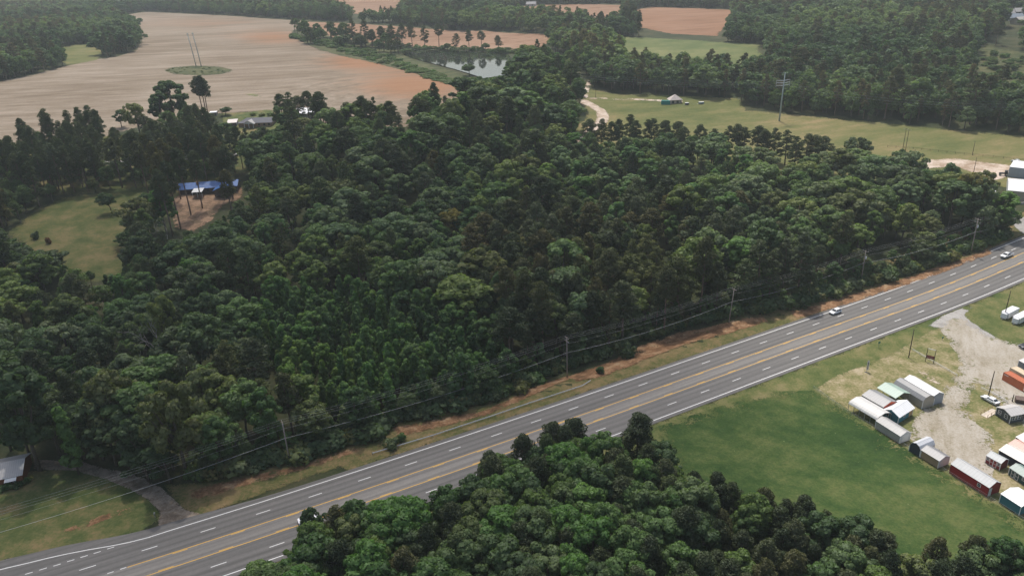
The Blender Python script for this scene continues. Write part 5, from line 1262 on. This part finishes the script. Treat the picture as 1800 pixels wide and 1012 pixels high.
a = G(1787, 287); car('pickup_truck', 'white pickup truck parked behind the metal buildings by the meadow', 'truck', (a[0], a[1], a[2]+0.1), 1.75, CARW, kind='pickup')
# ------------------------------------------------------------------ poles and wires
def pole(name, label, base, top_py, rad=0.16, mat='wood_grey', arms=0, group=None, lean=None, hmin=None, tf=False, along=None, arm_len=2.4):
    p = G(*base); h = height_for(p, top_py) if hmin is None else hmin
    root = empty(name, tuple(p)); tag(root, label, 'pole', group)
    lx, ly = lean or (0, 0)
    mb = MB(); mb.tube([(0, 0, -0.5), (lx*0.5, ly*0.5, h*0.5), (lx, ly, h)], [rad*1.15, rad, rad*0.72], 9); mb.build('post', M[mat], root, smooth=True)
    pts = []
    ang = (along if along is not None else RTH)+math.pi/2; ux, uy = math.cos(ang), math.sin(ang)
    for k in range(arms):
        z = h-0.35-k*1.15; f = z/h
        m_ = MB(); c = Vector((lx*f, ly*f, z)); d = Vector((ux, uy, 0))*arm_len/2
        m_.tube([c-d, c+d], 0.07, 6); ao = m_.build('crossarm', M['wood_grey'], root)
        for q in (-0.92, 0.0 if k == 0 else -0.45, 0.92):
            i_ = MB(); b_ = c+d*q; i_.tube([b_+Vector((0, 0, 0.05)), b_+Vector((0, 0, 0.32))], [0.05, 0.035], 6); i_.build('insulator', M['lamp_glass'], ao)
            if k == 0: pts.append(Vector(p)+b_+Vector((0, 0, 0.33)))
    if tf:
        m_ = MB(); c = Vector((lx*0.8, ly*0.8, h*0.78))+Vector((0.32, -0.25, 0)); m_.tube([c-Vector((0, 0, 0.5)), c+Vector((0, 0, 0.5))], 0.26, 12); m_.build('transformer', M['lamp_glass'], root)
    pts += [Vector(p)+Vector((lx*q, ly*q, h*q)) for q in (0.84, 0.62)]
    return p, h, pts
PL = []
# the line goes on beyond the left frame edge
_q0 = G(510, 815); _q1 = G(997, 665); _dir = (_q0-_q1)[:2]
pole_specs = [((510, 815), 741, 'power pole with one crossarm nearest the driveway', 1, None, False), ((997, 664), 592, 'power pole with crossarms behind the guardrail end', 2, None, False), ((1281, 567), 507, 'leaning pole at the foot of the pine stand on the bank', 1, (0.9, 0, 0)[:2], False),
              ((1513, 497), 440, 'power pole with a grey transformer among the roadside bushes', 1, None, True), ((1706, 446), 384, 'power pole with crossarms rising out of the bushes near the side road', 2, None, True), ((1769, 402), 366, 'dark leaning pole at the side road', 1, (1.2, 0.3), False)]
for b_, t_py, lab, ar, ln, tf in pole_specs: PL.append(pole('power_pole', lab, b_, t_py, 0.17, 'wood_grey', ar, 'power poles along the highway', ln, None, tf))
wire_m = paint('wire', (0.55, 0.55, 0.54), 0.5)
def wire(label, a, b, sag, r=0.03, group='wires of the highway power line', cat='wire', mat=None):
    mb = MB(); n = 18
    mb.tube([Vector(a).lerp(Vector(b), k/n)-Vector((0, 0, sag*4*(k/n)*(1-k/n))) for k in range(n+1)], r, 4)
    o = mb.build('power_line', mat or wire_m); return tag(o, label, cat, group)
q = PL[0][2]; off = Vector((*(_dir*0.98), 0))
ends = [[v+off for v in q]]+[x[2] for x in PL]
SPN = ['left of the driveway pole', 'between the driveway pole and the guardrail pole', 'between the guardrail pole and the leaning pole', 'between the leaning pole and the transformer pole', 'between the transformer pole and the side road', 'across the side road']
for i in range(len(ends)-1):
    a_, b_ = ends[i], ends[i+1]
    for k, nm in enumerate(('first', 'second', 'third', 'fourth', 'lowest')):
        ia, ib = min(k, len(a_)-1), min(k, len(b_)-1)
        wire(('thick pale lowest wire ' if k == 4 else nm+' thin wire from the road side ')+SPN[i], a_[ia], b_[ib], 1.2 if k < 4 else 1.5, 0.011 if k < 4 else 0.03)
a0, b0 = ends[0][4], ends[1][4]
pole('utility_pole', 'tall dark pole beside the red sign frame on the sales lot', (1597, 628.5), 578.5, 0.14, 'wood_dark')
pole('utility_pole', 'dark pole beside the white trailer at the right edge', (1764.5, 560), 511, 0.14, 'wood_dark')
pole('utility_pole', 'dark pole behind the white sedan on the grass', (1737, 697), 652, 0.14, 'wood_dark')
pole('utility_pole', 'short dark post beside the grey cabin roof', (1779, 706), 693, 0.14, 'wood_dark')
for b_, tp, lab, ar in (((1587, 262), 226, 'left pole of the twin poles on the meadow', 1), ((1591, 268), 228, 'right pole of the twin poles on the meadow', 1), ((1709, 273), 248, 'thin pole on the meadow left of the metal building', 0), ((1711, 305), 277, 'thin pole beside the dirt road below the meadow pole', 0), ((1606, 279), 263, 'short pole at the end of the dirt road', 0), ((1047, 172), 158, 'small pole at the farm track junction', 0)):
    pole('utility_pole', lab, b_, tp, 0.13, 'wood_dark', ar, along=1.2)
# steel transmission pole on the meadow and its wires
p = G(1369.5, 213); h = height_for(p, 128)
root = empty('transmission_pole', tuple(p)); tag(root, 'tall green-grey steel transmission pole with three crossarms on the meadow', 'pole')
gal = paint('galvanised_steel', (0.34, 0.40, 0.38), 0.45)
mb = MB(); mb.tube([(0, 0, -0.5), (0.3, 0, h*0.5), (0.7, 0, h)], [0.55, 0.42, 0.22], 10); mb.build('shaft', gal, root, smooth=True)
tpts = []
for k, z in enumerate((0.84, 0.79, 0.74)):
    m_ = MB(); L2 = 4.6; m_.tube([(-L2, -1.2, h*z+0.4), (0.55, 0, h*z), (L2, 1.2, h*z+0.4)], [0.12, 0.2, 0.12], 6); ao = m_.build('crossarm', M['lamp_glass'], root)
    for sx in (-1, 1):
        i_ = MB(); e = Vector((sx*L2, sx*1.2, h*z+0.4)); i_.tube([e, e-Vector((0, 0, 1.1))], 0.09, 6); i_.build('insulator', M['lamp_glass'], ao); tpts.append(Vector(p)+e-Vector((0, 0, 1.1)))
m_ = MB(); m_.tube([(-1.6, -0.3, h*0.99), (2.4, 0.3, h*0.99)], 0.1, 6); m_.build('crossarm', gal, root); tpts.append(Vector(p)+Vector((0.5, 0, h)))
far_r = G(1900, 262); far_l = G(700, 130)
thin = paint('conductor', (0.45, 0.46, 0.46), 0.5)
for i, v in enumerate(tpts):
    rel = v-Vector(p)
    wire('%s conductor from the steel transmission pole to the right frame edge' % ('top', 'upper', 'middle', 'lower', 'bottom', 'second', 'earth')[i], v, Vector(far_r)+rel, 5.0, 0.02, 'transmission line conductors', 'wire', thin)
    wire('%s conductor from the steel transmission pole to the left over the wood' % ('top', 'upper', 'middle', 'lower', 'bottom', 'second', 'earth')[i], v, Vector(far_l)+rel, 9.0, 0.02, 'transmission line conductors', 'wire', thin)
# two poles of the H-frame on the grass island
for q_, tp, nm in (((345, 117.5), 58, 'left'), ((354, 117.5), 57, 'right')):
    p = G(*q_); h = height_for(p, tp); rt = empty('transmission_pole', tuple(p)); tag(rt, nm+' of two thin green poles on the grass island in the tan field', 'pole')
    m_ = MB(); m_.tube([(0, 0, -0.5), (-0.9, 0, h*0.5), (-2.2, 0, h)], [0.42, 0.36, 0.28], 8); m_.build('shaft', gal, rt, smooth=True)
    m_ = MB(); m_.tube([(-3.4, 0, h*0.965), (-1.0, 0, h*0.965)], 0.18, 6); m_.build('crossarm', gal, rt)
# ------------------------------------------------------------------ guardrail, fences, signs
gp = [G(*q)[:2] for q in ((655, 799), (760, 768), (860, 735), (930, 711), (1000, 688), (1024, 680), (1038, 671))]
root = empty('guardrail', (*gp[0], float(hgt(*gp[0])))); tag(root, 'long galvanised guardrail along the upper highway shoulder', 'guardrail')
def along(pts, step):
    out = []; 
    for a_, b_ in zip(pts[:-1], pts[1:]):
        n = max(1, int(np.hypot(*(np.array(b_)-np.array(a_)))/step)); out += [tuple(np.array(a_)+(np.array(b_)-np.array(a_))*k/n) for k in range(n)]
    return out+[tuple(pts[-1])]
def local(pts, o): return [(x-o[0], y-o[1], float(hgt(x, y))-o[2]) for x, y in pts]
o3 = tuple(root.location)
lp = local(along(gp, 1.9), o3)
mb = MB(); n = len(lp); V = []
for i, q_ in enumerate(lp):
    d = Vector(lp[min(i+1, n-1)])-Vector(lp[max(i-1, 0)]); nn = Vector((d.y, -d.x, 0)).normalized()
    for dz, of in ((0.42, 0.0), (0.48, 0.09), (0.56, 0.03), (0.64, 0.09), (0.72, 0.0), (0.72, -0.02), (0.42, -0.02)): V.append(Vector(q_)+nn*of+Vector((0, 0, dz)))
mb.add(V, [(i*7+k, i*7+(k+1) % 7, (i+1)*7+(k+1) % 7, (i+1)*7+k) for i in range(n-1) for k in range(7)]); mb.build('rail', paint('galvanised_rail', (0.50, 0.51, 0.51), 0.45), root)
for q_ in lp[::2][:90]:
    m_ = MB(); m_.box(q_[0]-0.08, q_[0]+0.08, q_[1]+0.04, q_[1]+0.2, q_[2]-0.3, q_[2]+0.74); m_.build('post', M['wood_grey'], root)
def fence(name, label, px_pts, hh, post_step, mat, rails, mesh=False, pr=0.05):
    pts = [G(*q)[:2] for q in px_pts]; root = empty(name, (*pts[0], float(hgt(*pts[0])))); tag(root, label, 'fence'); o = tuple(root.location)
    lp = local(along(pts, post_step), o)
    for q_ in lp[:100]:
        m_ = MB(); m_.tube([(q_[0], q_[1], q_[2]-0.3), (q_[0], q_[1], q_[2]+hh)], pr, 6); m_.build('post', mat, root)
    m_ = MB()
    for z, r_ in rails: m_.tube([(x, y, z_+z) for x, y, z_ in lp], r_, 4)
    m_.build('rail', mat, root); return root
fence('rail_fence', 'low white rail beside the red sign frame on the sales lot', [(1604, 616), (1640, 637), (1682, 661)], 0.75, 2.4, M['white_paint'], ((0.62, 0.055), (0.3, 0.04)))
fence('rail_fence', 'low white rail fence behind the white sedan', [(1724, 684), (1745, 694), (1771, 709)], 0.9, 2.2, M['white_paint'], ((0.8, 0.07), (0.45, 0.05)))
fence('wire_fence', 'thin wire fence between the mown field and the row of sheds', [(1430, 684), (1482, 722), (1540, 756), (1590, 786), (1660, 830), (1740, 880), (1805, 921)], 1.15, 2.6, M['steel'], ((1.1, 0.022), (0.75, 0.012), (0.4, 0.012)), pr=0.035)
fence('wire_fence', 'dark fence line across the meadow behind the poles', [(1560, 259), (1620, 264), (1710, 274), (1800, 283)], 1.2, 4.0, M['wood_dark'], ((1.1, 0.04), (0.7, 0.04)), pr=0.07)
# red sign frame
p = G(1633.5, 637); root = empty('sign_frame', tuple(p), math.radians(-38)); tag(root, 'tall dark two-post frame with a dark red board on the sales lot', 'sign')
for x in (-1.1, 1.1):
    m_ = MB(); m_.box(x-0.08, x+0.08, -0.08, 0.08, -0.3, 4.6); m_.build('post', M['wood_dark'], root)
m_ = MB(); m_.box(-1.02, 1.02, -0.06, 0.06, 4.42, 4.58); m_.build('crossbar', M['white_paint'], root)
m_ = MB(); m_.box(-1.02, 1.02, -0.05, 0.05, 1.3, 2.35); bo = m_.build('board', paint('dark_red_board', (0.16, 0.025, 0.025), 0.6), root)
m_ = MB()
for k, w_ in enumerate((0.35, 0.22, 0.4, 0.28)): m_.box(-0.85+k*0.45, -0.85+k*0.45+w_, -0.058, -0.05, 1.75, 1.92)
m_.build('lettering', paint('sign_pink', (0.45, 0.3, 0.28), 0.6), bo)
# feather banner
p = G(1522, 654); root = empty('feather_banner', tuple(p), 0.25); tag(root, 'tall white feather banner with a dark stripe on the roadside grass', 'banner')
m_ = MB(); m_.tube([(0, 0, -0.2), (0, 0, 3.6), (0.25, 0, 4.0)], 0.03, 6); m_.build('pole', M['steel'], root)
m_ = MB(); m_.prism([(0.03, 0.55), (0.03, 3.7), (0.3, 4.0), (0.72, 3.75), (0.8, 0.75)], -0.012, 0.012); fl = m_.build('flag', M['white_paint'], root)
m_ = MB(); m_.prism([(0.24, 1.0), (0.24, 3.3), (0.55, 3.3), (0.55, 1.0)], -0.02, -0.0125); m_.build('stripe', paint('stripe_grey', (0.12, 0.12, 0.13)), fl)
m_ = MB(); m_.box(-0.35, 0.45, -0.25, 0.25, 0.0, 0.08); m_.build('base', M['trim_black'], root)
def road_sign(label, base, w_, h_, z0, col, rz=0.4):
    p = G(*base); r_ = empty('road_sign', tuple(p), rz); tag(r_, label, 'sign')
    m_ = MB(); m_.box(-0.04, 0.04, -0.03, 0.03, -0.3, z0+h_); m_.build('post', M['steel'], r_)
    m_ = MB(); m_.box(-w_/2, w_/2, -0.055, -0.032, z0, z0+h_); m_.build('panel', paint('sign_green', col, 0.5), r_)
road_sign('small green road sign beside the highway left of the dark pole', (1544, 611), 0.95, 0.75, 1.5, (0.04, 0.20, 0.13))
road_sign('small green sign on the grass beside the lot entrance', (1656, 598), 0.7, 0.6, 0.7, (0.03, 0.16, 0.11))
# mailbox by the driveway
p = G(273, 909); root = empty('mailbox', tuple(p), 0.3); tag(root, 'grey mailbox on a post at the driveway mouth', 'mailbox')
m_ = MB(); m_.box(-0.06, 0.06, -0.06, 0.06, -0.2, 1.05); m_.build('post', M['wood_grey'], root)
m_ = MB(); m_.prism([(-0.14, 1.05), (-0.14, 1.24), (-0.07, 1.34), (0.07, 1.34), (0.14, 1.24), (0.14, 1.05)], -0.3, 0.3); m_.build('box', M['steel'], root)
m_ = MB(); m_.box(0.142, 0.155, -0.1, 0.0, 1.18, 1.38); m_.build('flag', M['red_lamp'], root)
# ------------------------------------------------------------------ houses and metal buildings
# brick house at the lower left
a = G(43, 848); brick = paint('brick', (0.26, 0.095, 0.045), 0.85, var=0.25, scale=3)
root = empty('brick_house', tuple(a), 0.33); tag(root, 'brick house with a pale metal roof at the left frame edge', 'house')
m_ = MB(); m_.prismx([(0, 0), (0, 2.7), (4.6, 4.3), (9.2, 2.7), (9.2, 0)], -14, 0); m_.build('wall', brick, root)
m_ = MB(); m_.prismx([(-0.5, 2.55), (4.6, 4.33), (9.7, 2.55), (9.7, 2.65), (4.6, 4.43), (-0.5, 2.65)], -14.3, 0.35); rf = m_.build('roof', rib((0.46, 0.44, 0.42), 0, 0.5, groove=0.8, streak=(0.33, 0.31, 0.29)), root)
opening(root, 'window', 'near', 0.86, 1.5, 1.2, 1.0, 0.001, 9.2, M['white_paint'], M['glass'], 2, 2) if False else None
wq = MB(); wq.box(-3.2, -1.7, -0.03, -0.004, 0.9, 2.1); wo = wq.build('window', M['glass'], root)
wf_ = MB(); wf_.box(-3.32, -3.2, -0.06, -0.004, 0.8, 2.2); wf_.box(-1.7, -1.58, -0.06, -0.004, 0.8, 2.2); wf_.box(-3.2, -1.7, -0.06, -0.004, 2.1, 2.2); wf_.box(-3.2, -1.7, -0.06, -0.004, 0.8, 0.9); wf_.build('frame', M['white_paint'], wo)
pr_ = MB(); pr_.prismx([(-1.6, 2.1), (-0.52, 2.45), (-0.52, 2.52), (-1.6, 2.17)], -3.6, -1.0); pr_.build('awning', M['white_paint'], root)
for i, (x, y) in enumerate(((-0.6, -1.2), (-2.0, -1.5), (-3.4, -1.7), (-4.8, -1.9), (0.8, -0.4))):
    wx_ = a[0]+x*math.cos(0.33)-y*math.sin(0.33); wy_ = a[1]+x*math.sin(0.33)+y*math.cos(0.33)
    vs = P_['bush']; c_, t_2, H_ = vs[i % 4]
    r_ = empty('bush', (wx_, wy_, float(hgt(wx_, wy_))), i); r_.scale = (0.75, 0.75, 0.62); tag(r_, 'clipped dark green hedge bush along the brick house front, '+('under the wall corner', 'second from the corner', 'middle of the row', 'by the left frame edge', 'round the corner')[i], 'bush', 'hedge of the brick house')
    for nm, me in (('foliage', c_), ('stem', t_2)):
        o = bpy.data.objects.new(nm, me); o.parent = r_; S.collection.objects.link(o)
        if nm == 'foliage': o.color = (0.62, 0.8, 0.6, 1)
# blue-tarped house
BL = (0.04, 0.13, 0.36)
blue = ribbed('blue_roofing', BL, 0, 0.6, groove=0.85, rough=0.5, var=0.2, streak=(0.26, 0.28, 0.31)); dbrick = paint('dark_brick', (0.09, 0.06, 0.05), 0.9, var=0.25, scale=3)
p = G(316, 343); q_ = G(418, 338); d = (q_-p)[:2]; Lh = float(np.hypot(*d)); rz = math.atan2(d[1], d[0])
root = empty('blue_roofed_house', tuple(p), rz); tag(root, 'dark brick house under a bright blue roof with one white roof wing', 'house')
m_ = MB(); m_.prismx([(0, -0.3), (0, 3.0), (4.5, 5.0), (9, 3.0), (9, -0.3)], 0, Lh); m_.build('wall', dbrick, root)
m_ = MB(); m_.prismx([(-0.7, 2.75), (4.5, 5.03), (9.7, 2.75), (9.7, 2.87), (4.5, 5.15), (-0.7, 2.87)], -0.6, Lh+0.6); m_.build('roof', blue, root)
m_ = MB(); m_.prism([(Lh*0.66, -0.3), (Lh*0.66, 3.0), (Lh*0.80, 4.6), (Lh*0.94, 3.0), (Lh*0.94, -0.3)], -7.5, -0.002); m_.build('wing_wall', dbrick, root)
m_ = MB(); m_.prism([(Lh*0.64, 2.75), (Lh*0.80, 4.66), (Lh*0.96, 2.75), (Lh*0.96, 2.88), (Lh*0.80, 4.79), (Lh*0.64, 2.88)], -8.1, 2.6); m_.build('wing_roof', blue, root)
m_ = MB(); m_.prismx([(-6.6, 2.5), (-0.72, 3.1), (-0.72, 3.2), (-6.6, 2.6)], Lh*0.27, Lh*0.45); m_.build('porch_roof', M['white_metal'], root)
m_ = MB()
for x in (0.28, 0.36, 0.44): m_.box(Lh*x-0.08, Lh*x+0.08, -6.4, -6.2, -0.3, 2.5)
m_.build('porch_post', M['white_paint'], root)
for x in (0.5, 0.58): 
    m_ = MB(); m_.box(Lh*x-0.6, Lh*x+0.6, -0.03, -0.004, 0.9, 2.2); m_.build('window', M['glass'], root)
m_ = MB(); m_.box(Lh*0.30, Lh*0.335, 2.2, 3.0, 4.2, 5.9); m_.build('chimney', brick, root)
# hip-roofed house near the tan field
p = G(420, 224); q_ = G(478, 222); d = (q_-p)[:2]; Lh = float(np.hypot(*d)); rz = math.atan2(d[1], d[0])
slate = paint('grey_shingle', (0.13, 0.13, 0.145), 0.9, var=0.15, scale=2)
root = empty('grey_roofed_house', tuple(p), rz); tag(root, 'low house with dark grey hip roof and white porch gable near the tan field', 'house')
m_ = MB(); m_.box(0, Lh, 0, 10, -0.3, 2.9); m_.build('wall', paint('tan_brick', (0.30, 0.20, 0.14), 0.9, var=0.2, scale=3), root)
m_ = MB(); m_.add([(-0.7, -0.7, 2.7), (Lh+0.7, -0.7, 2.7), (Lh+0.7, 10.7, 2.7), (-0.7, 10.7, 2.7), (4.6, 5, 5.3), (Lh-0.4, 5, 5.3)], [(0, 1, 5, 4), (1, 2, 5), (2, 3, 4, 5), (3, 0, 4), (0, 3, 2, 1)]); m_.build('roof', slate, root)
x0 = Lh*0.36
m_ = MB(); m_.prism([(x0-3.4, 2.6), (x0, 4.5), (x0+3.4, 2.6)], -3.0, -2.9); m_.build('gable', M['white_paint'], root)
m_ = MB(); m_.prism([(x0-3.9, 2.45), (x0, 4.6), (x0+3.9, 2.45), (x0+3.9, 2.58), (x0, 4.73), (x0-3.9, 2.58)], -3.3, 4); m_.build('porch_roof', paint('pale_shingle', (0.34, 0.33, 0.32), 0.9), root)
for x in (x0-3.0, x0, x0+3.0):
    m_ = MB(); m_.box(x-0.14, x+0.14, -2.9, -2.62, -0.3, 2.55); m_.build('column', M['white_paint'], root)
for x in (0.62, 0.78, 0.92):
    m_ = MB(); m_.box(Lh*x-0.6, Lh*x+0.6, -0.03, -0.004, 0.9, 2.1); m_.build('window', M['glass'], root)
shed('shed', 'pale roofed open shed left of the grey-roofed house', 'shed', (400, 223), (417, 222), width=8, wall=(0.13, 0.10, 0.09), roof=(0.62, 0.55, 0.50), eave=2.4, rise=1.0, style='mono')
shed('shed', 'white-topped shed at the field edge beside the three bare-trunked pines', 'shed', (369, 204), (381, 203.5), width=4, wall=(0.1, 0.1, 0.1), roof=(0.75, 0.75, 0.75), eave=2.2, rise=0.3, style='mono')
shed('barn', 'barn with a bright white metal roof half hidden in the dark pine clump', 'barn', (517, 212), (552, 210), width=12, wall=(0.35, 0.33, 0.3), roof=(0.82, 0.82, 0.82), eave=5.0, rise=2.5)
shed('barn', 'red-brown shed glimpsed between the pines below the tan field', 'barn', (648, 226), (664, 226), width=8, wall=(0.34, 0.10, 0.07), roof=(0.42, 0.16, 0.11), eave=3.5, rise=1.5)
# metal buildings on the right
shed('warehouse', 'beige metal warehouse with a wide white roof at the right frame edge', 'warehouse', (1768, 352), (1800, 355), length=42, width=23, wall=(0.40, 0.36, 0.26), ends=(0.55, 0.56, 0.56), roof=(0.70, 0.69, 0.67), eave=4.6, rise=1.4, over=0.1, lift=0.0, openings=(('door', 'near', 0.28, 3.2, 3.4, 0.0),))
shed('warehouse', 'grey metal building with a white roof behind the beige warehouse', 'warehouse', (1771, 311), (1800, 315), length=36, width=15, wall=(0.30, 0.33, 0.35), ends=(0.40, 0.43, 0.44), roof=(0.76, 0.76, 0.75), eave=5.0, rise=1.6, over=0.1, lift=0.0)
shed('warehouse', 'white roofed building half hidden behind the thin grey tree', 'warehouse', (1700, 352), (1748, 352), width=14, wall=(0.5, 0.46, 0.4), roof=(0.74, 0.74, 0.73), eave=4.2, rise=1.2, over=0.1, lift=0.0)
m_ = MB(); q_ = G(1768, 362); 
root = empty('retaining_wall', tuple(q_), 0.0); tag(root, 'low pale concrete wall in front of the beige warehouse', 'wall'); m_.box(0, 44, 0, 0.5, -0.3, 1.3); m_.build('wall', paint('concrete', (0.42, 0.39, 0.35), 0.9), root)
# tractor
p = G(1764, 309); root = empty('tractor', tuple(p), 2.6); tag(root, 'dark tractor parked at the corner of the grey metal building', 'tractor')
tb = paint('tractor_dark', (0.05, 0.05, 0.055), 0.5)
m_ = MB(); m_.prism([(-0.2, 0.9), (-0.2, 1.6), (1.9, 1.55), (2.1, 1.3), (2.1, 0.8)], -0.4, 0.4); m_.build('bonnet', tb, root)
m_ = MB(); m_.prism([(-1.5, 1.0), (-1.4, 2.6), (-0.2, 2.6), (0.0, 1.5), (-0.2, 1.0)], -0.7, 0.7); m_.build('cab', M['glass'], root)
m_ = MB(); m_.box(-1.6, -0.1, -0.8, 0.8, 2.6, 2.72); m_.build('roof', tb, root)
for x, y, r_ in ((-1.1, 0.95, 0.85), (-1.1, -0.95, 0.85), (1.5, 0.8, 0.5), (1.5, -0.8, 0.5)):
    m_ = MB(); m_.tube([(x, y-0.22, r_), (x, y+0.22, r_)], r_, 16); wo = m_.build('wheel', M['rubber'], root)
    m_ = MB(); m_.tube([(x, y-0.24, r_), (x, y+0.24, r_)], r_*0.45, 12); m_.build('rim', M['rim'], wo)
# brown bin near the grey cabin
p = G(1784, 708); root = empty('dumpster', tuple(p), -0.45); tag(root, 'dark brown rubbish skip with a two-part lid behind the grey cabin', 'bin')
bn = paint('brown_steel', (0.10, 0.065, 0.05), 0.7)
m_ = MB(); m_.prismx([(0, 0.1), (-0.15, 1.2), (1.6, 1.5), (1.5, 0.1)], 0, 2.4); m_.build('body', bn, root, bevel=0.02)
for x0 in (0.03, 1.22):
    m_ = MB(); m_.prismx([(-0.17, 1.21), (1.62, 1.51), (1.62, 1.57), (-0.17, 1.27)], x0, x0+1.14); m_.build('lid', paint('lid_brown', (0.13, 0.085, 0.065), 0.6), root)
# meadow hut, teal trailer, small things
p = G(1178, 183.5); root = empty('hut', tuple(p), 0.05); tag(root, 'small hut with a pale pyramid roof on the meadow beside the teal container', 'hut')
m_ = MB(); m_.box(0, 8, 0, 6.5, -0.3, 2.8); m_.build('wall', paint('hut_wall', (0.38, 0.32, 0.26), 0.9), root)
m_ = MB(); m_.add([(-0.7, -0.7, 2.7), (8.7, -0.7, 2.7), (8.7, 7.2, 2.7), (-0.7, 7.2, 2.7), (4, 3.2, 6.2)], [(0, 1, 4), (1, 2, 4), (2, 3, 4), (3, 0, 4), (0, 3, 2, 1)]); m_.build('roof', paint('hut_roof', (0.48, 0.42, 0.38), 0.8), root)
for x in (1.2, 4.4):
    m_ = MB(); m_.box(x, x+1.6, -0.03, -0.004, 0.5, 2.2); m_.build('window', M['glass'], root)
container('teal container standing left of the meadow hut', (1162, 184.2), (1176, 184.6), (0.02, 0.24, 0.21), length=6.1, hgt_=2.7)
for q_, w_, lab, col in (((1205, 185.5), 2.4, 'small dark box with a white top on the meadow right of the hut', (0.06, 0.06, 0.065)), ((1229, 184), 3.4, 'low pale trailer on the meadow right of the dark box', (0.25, 0.33, 0.36))):
    p = G(*q_); root = empty('utility_trailer', tuple(p), 0.1); tag(root, lab, 'trailer')
    m_ = MB(); m_.box(0, w_, 0, 1.8, 0.5, 1.5); m_.build('body', paint('box_paint', col, 0.6), root, bevel=0.04)
    m_ = MB(); m_.box(-0.05, w_+0.05, -0.05, 1.85, 1.502, 1.6); m_.build('lid', M['white_paint'], root)
    for y in (-0.14, 1.74):
        m_ = MB(); m_.tube([(w_/2, y, 0.3), (w_/2, y+0.2, 0.3)], 0.3, 12); m_.build('wheel', M['rubber'], root)
    m_ = MB(); m_.tube([(0, 0.9, 0.5), (-1.3, 0.9, 0.4)], 0.05, 5); m_.tube([(-1.2, 0.9, 0), (-1.2, 0.9, 0.5)], 0.04, 5); m_.build('hitch', M['steel'], root)
# far houses
for i, (q_, wd, lab) in enumerate((((1752, 30), 16, 'far grey-roofed house, upper left of the cluster at the top right edge'), ((1775, 38), 15, 'far blue-grey roofed house in the middle of the cluster at the right edge'), ((1793, 44), 15, 'far pale roofed house at the right end of the cluster'), ((1785, 27), 14, 'far dark roofed house behind the others at the top right edge'), ((1412, 5), 18, 'far pale house among trees at the top edge'), ((1436, 8), 16, 'far blue-roofed house at the top edge'), ((925, 12), 14, 'tiny far white house left of the middle back field'))):
    p = G(*q_); root = empty('far_house', tuple(p), 0.3*(i % 3)-0.2); tag(root, lab, 'house', 'far houses')
    m_ = MB(); m_.prismx([(0, -1), (0, 3.2), (5, 6.4), (10, 3.2), (10, -1)], 0, wd); m_.build('wall', paint('siding', ((0.55, 0.5, 0.45), (0.6, 0.6, 0.58), (0.5, 0.42, 0.35))[i % 3], 0.8), root)
    m_ = MB(); m_.prismx([(-0.6, 3.0), (5, 6.45), (10.6, 3.0), (10.6, 3.15), (5, 6.6), (-0.6, 3.15)], -0.5, wd+0.5); m_.build('roof', paint('far_roof', ((0.30, 0.29, 0.29), (0.22, 0.26, 0.31), (0.45, 0.43, 0.41))[i % 3], 0.9), root)
    for x in (0.25, 0.7):
        m_ = MB(); m_.box(wd*x-0.8, wd*x+0.8, -0.05, -0.004, 0.8, 2.3); m_.build('window', M['glass'], root)
# ---- low green clumps on the grass island
for i in range(26):
    an = rg.uniform(0, 6.28); k = math.sqrt(rg.random())
    
    q_ = (349+57*k*math.cos(an), 124.6+5.6*k*math.sin(an))
    pp = G(*q_); vs = P_['bush']; c_, t_2, H_ = vs[i % 4]; s_ = rg.uniform(0.25, 0.6)
    r_ = empty('bush', tuple(pp), an); r_.scale = (s_*1.6, s_*1.6, s_*0.7); tag(r_, 'low scrubby bush on the grass island in the tan field', 'bush', 'scrub on the grass island')
    for nm, me in (('foliage', c_), ('stem', t_2)):
        o = bpy.data.objects.new(nm, me); o.parent = r_; S.collection.objects.link(o)
        if nm == 'foliage': o.color = (0.7, 0.68, 0.6, 1)

# ------------------------------------------------------------------ the cloud that shades the left of the view
ck = bmesh.new(); bmesh.ops.create_icosphere(ck, subdivisions=5, radius=1)
from mathutils import noise as mno
for v in ck.verts:
    n_ = mno.fractal(v.co*1.3+Vector((3.1, 0.4, 7.7)), 1.0, 2.0, 4)
    v.co *= 1+0.30*n_
    v.co.x *= 205; v.co.y *= 195; v.co.z *= 62 if v.co.z > 0 else 30
cme = bpy.data.meshes.new('cloud'); ck.to_mesh(cme); ck.free()
cmat, T, N, L, B = newmat('cloud_vapour'); N.remove(B)
cv = N.new('ShaderNodeVolumePrincipled'); cv.inputs['Color'].default_value = (1, 1, 1, 1); cv.inputs['Density'].default_value = 0.0098; cv.inputs['Anisotropy'].default_value = 0.6
L.new(cv.outputs[0], N['Material Output'].inputs['Volume']); cme.materials.append(cmat)
co = link(bpy.data.objects.new('cloud', cme)); CL_Z = 700
co.location = Vector((-125, 232, 0))+sdir*(CL_Z/sdir.z)
tag(co, 'broad soft grey-white cloud hanging above the left of the wood', 'cloud', kind='stuff')

# ------------------------------------------------------------------ the air
hz, T, N, L, B = newmat('haze'); N.remove(B)
pv = N.new('ShaderNodeVolumePrincipled'); pv.inputs['Color'].default_value = (0.88, 0.96, 0.95, 1); pv.inputs['Density'].default_value = 0.00015; pv.inputs['Anisotropy'].default_value = 0.2
L.new(pv.outputs[0], N['Material Output'].inputs['Volume'])
_zs = [v.co.z for v in bpy.data.objects['ground'].data.vertices]
mb = MB(); mb.box(-8300, 8300, -8300, 8300, min(_zs)-1, max(_zs)+60); ho = mb.build('haze', hz); tag(ho, kind='stuff')
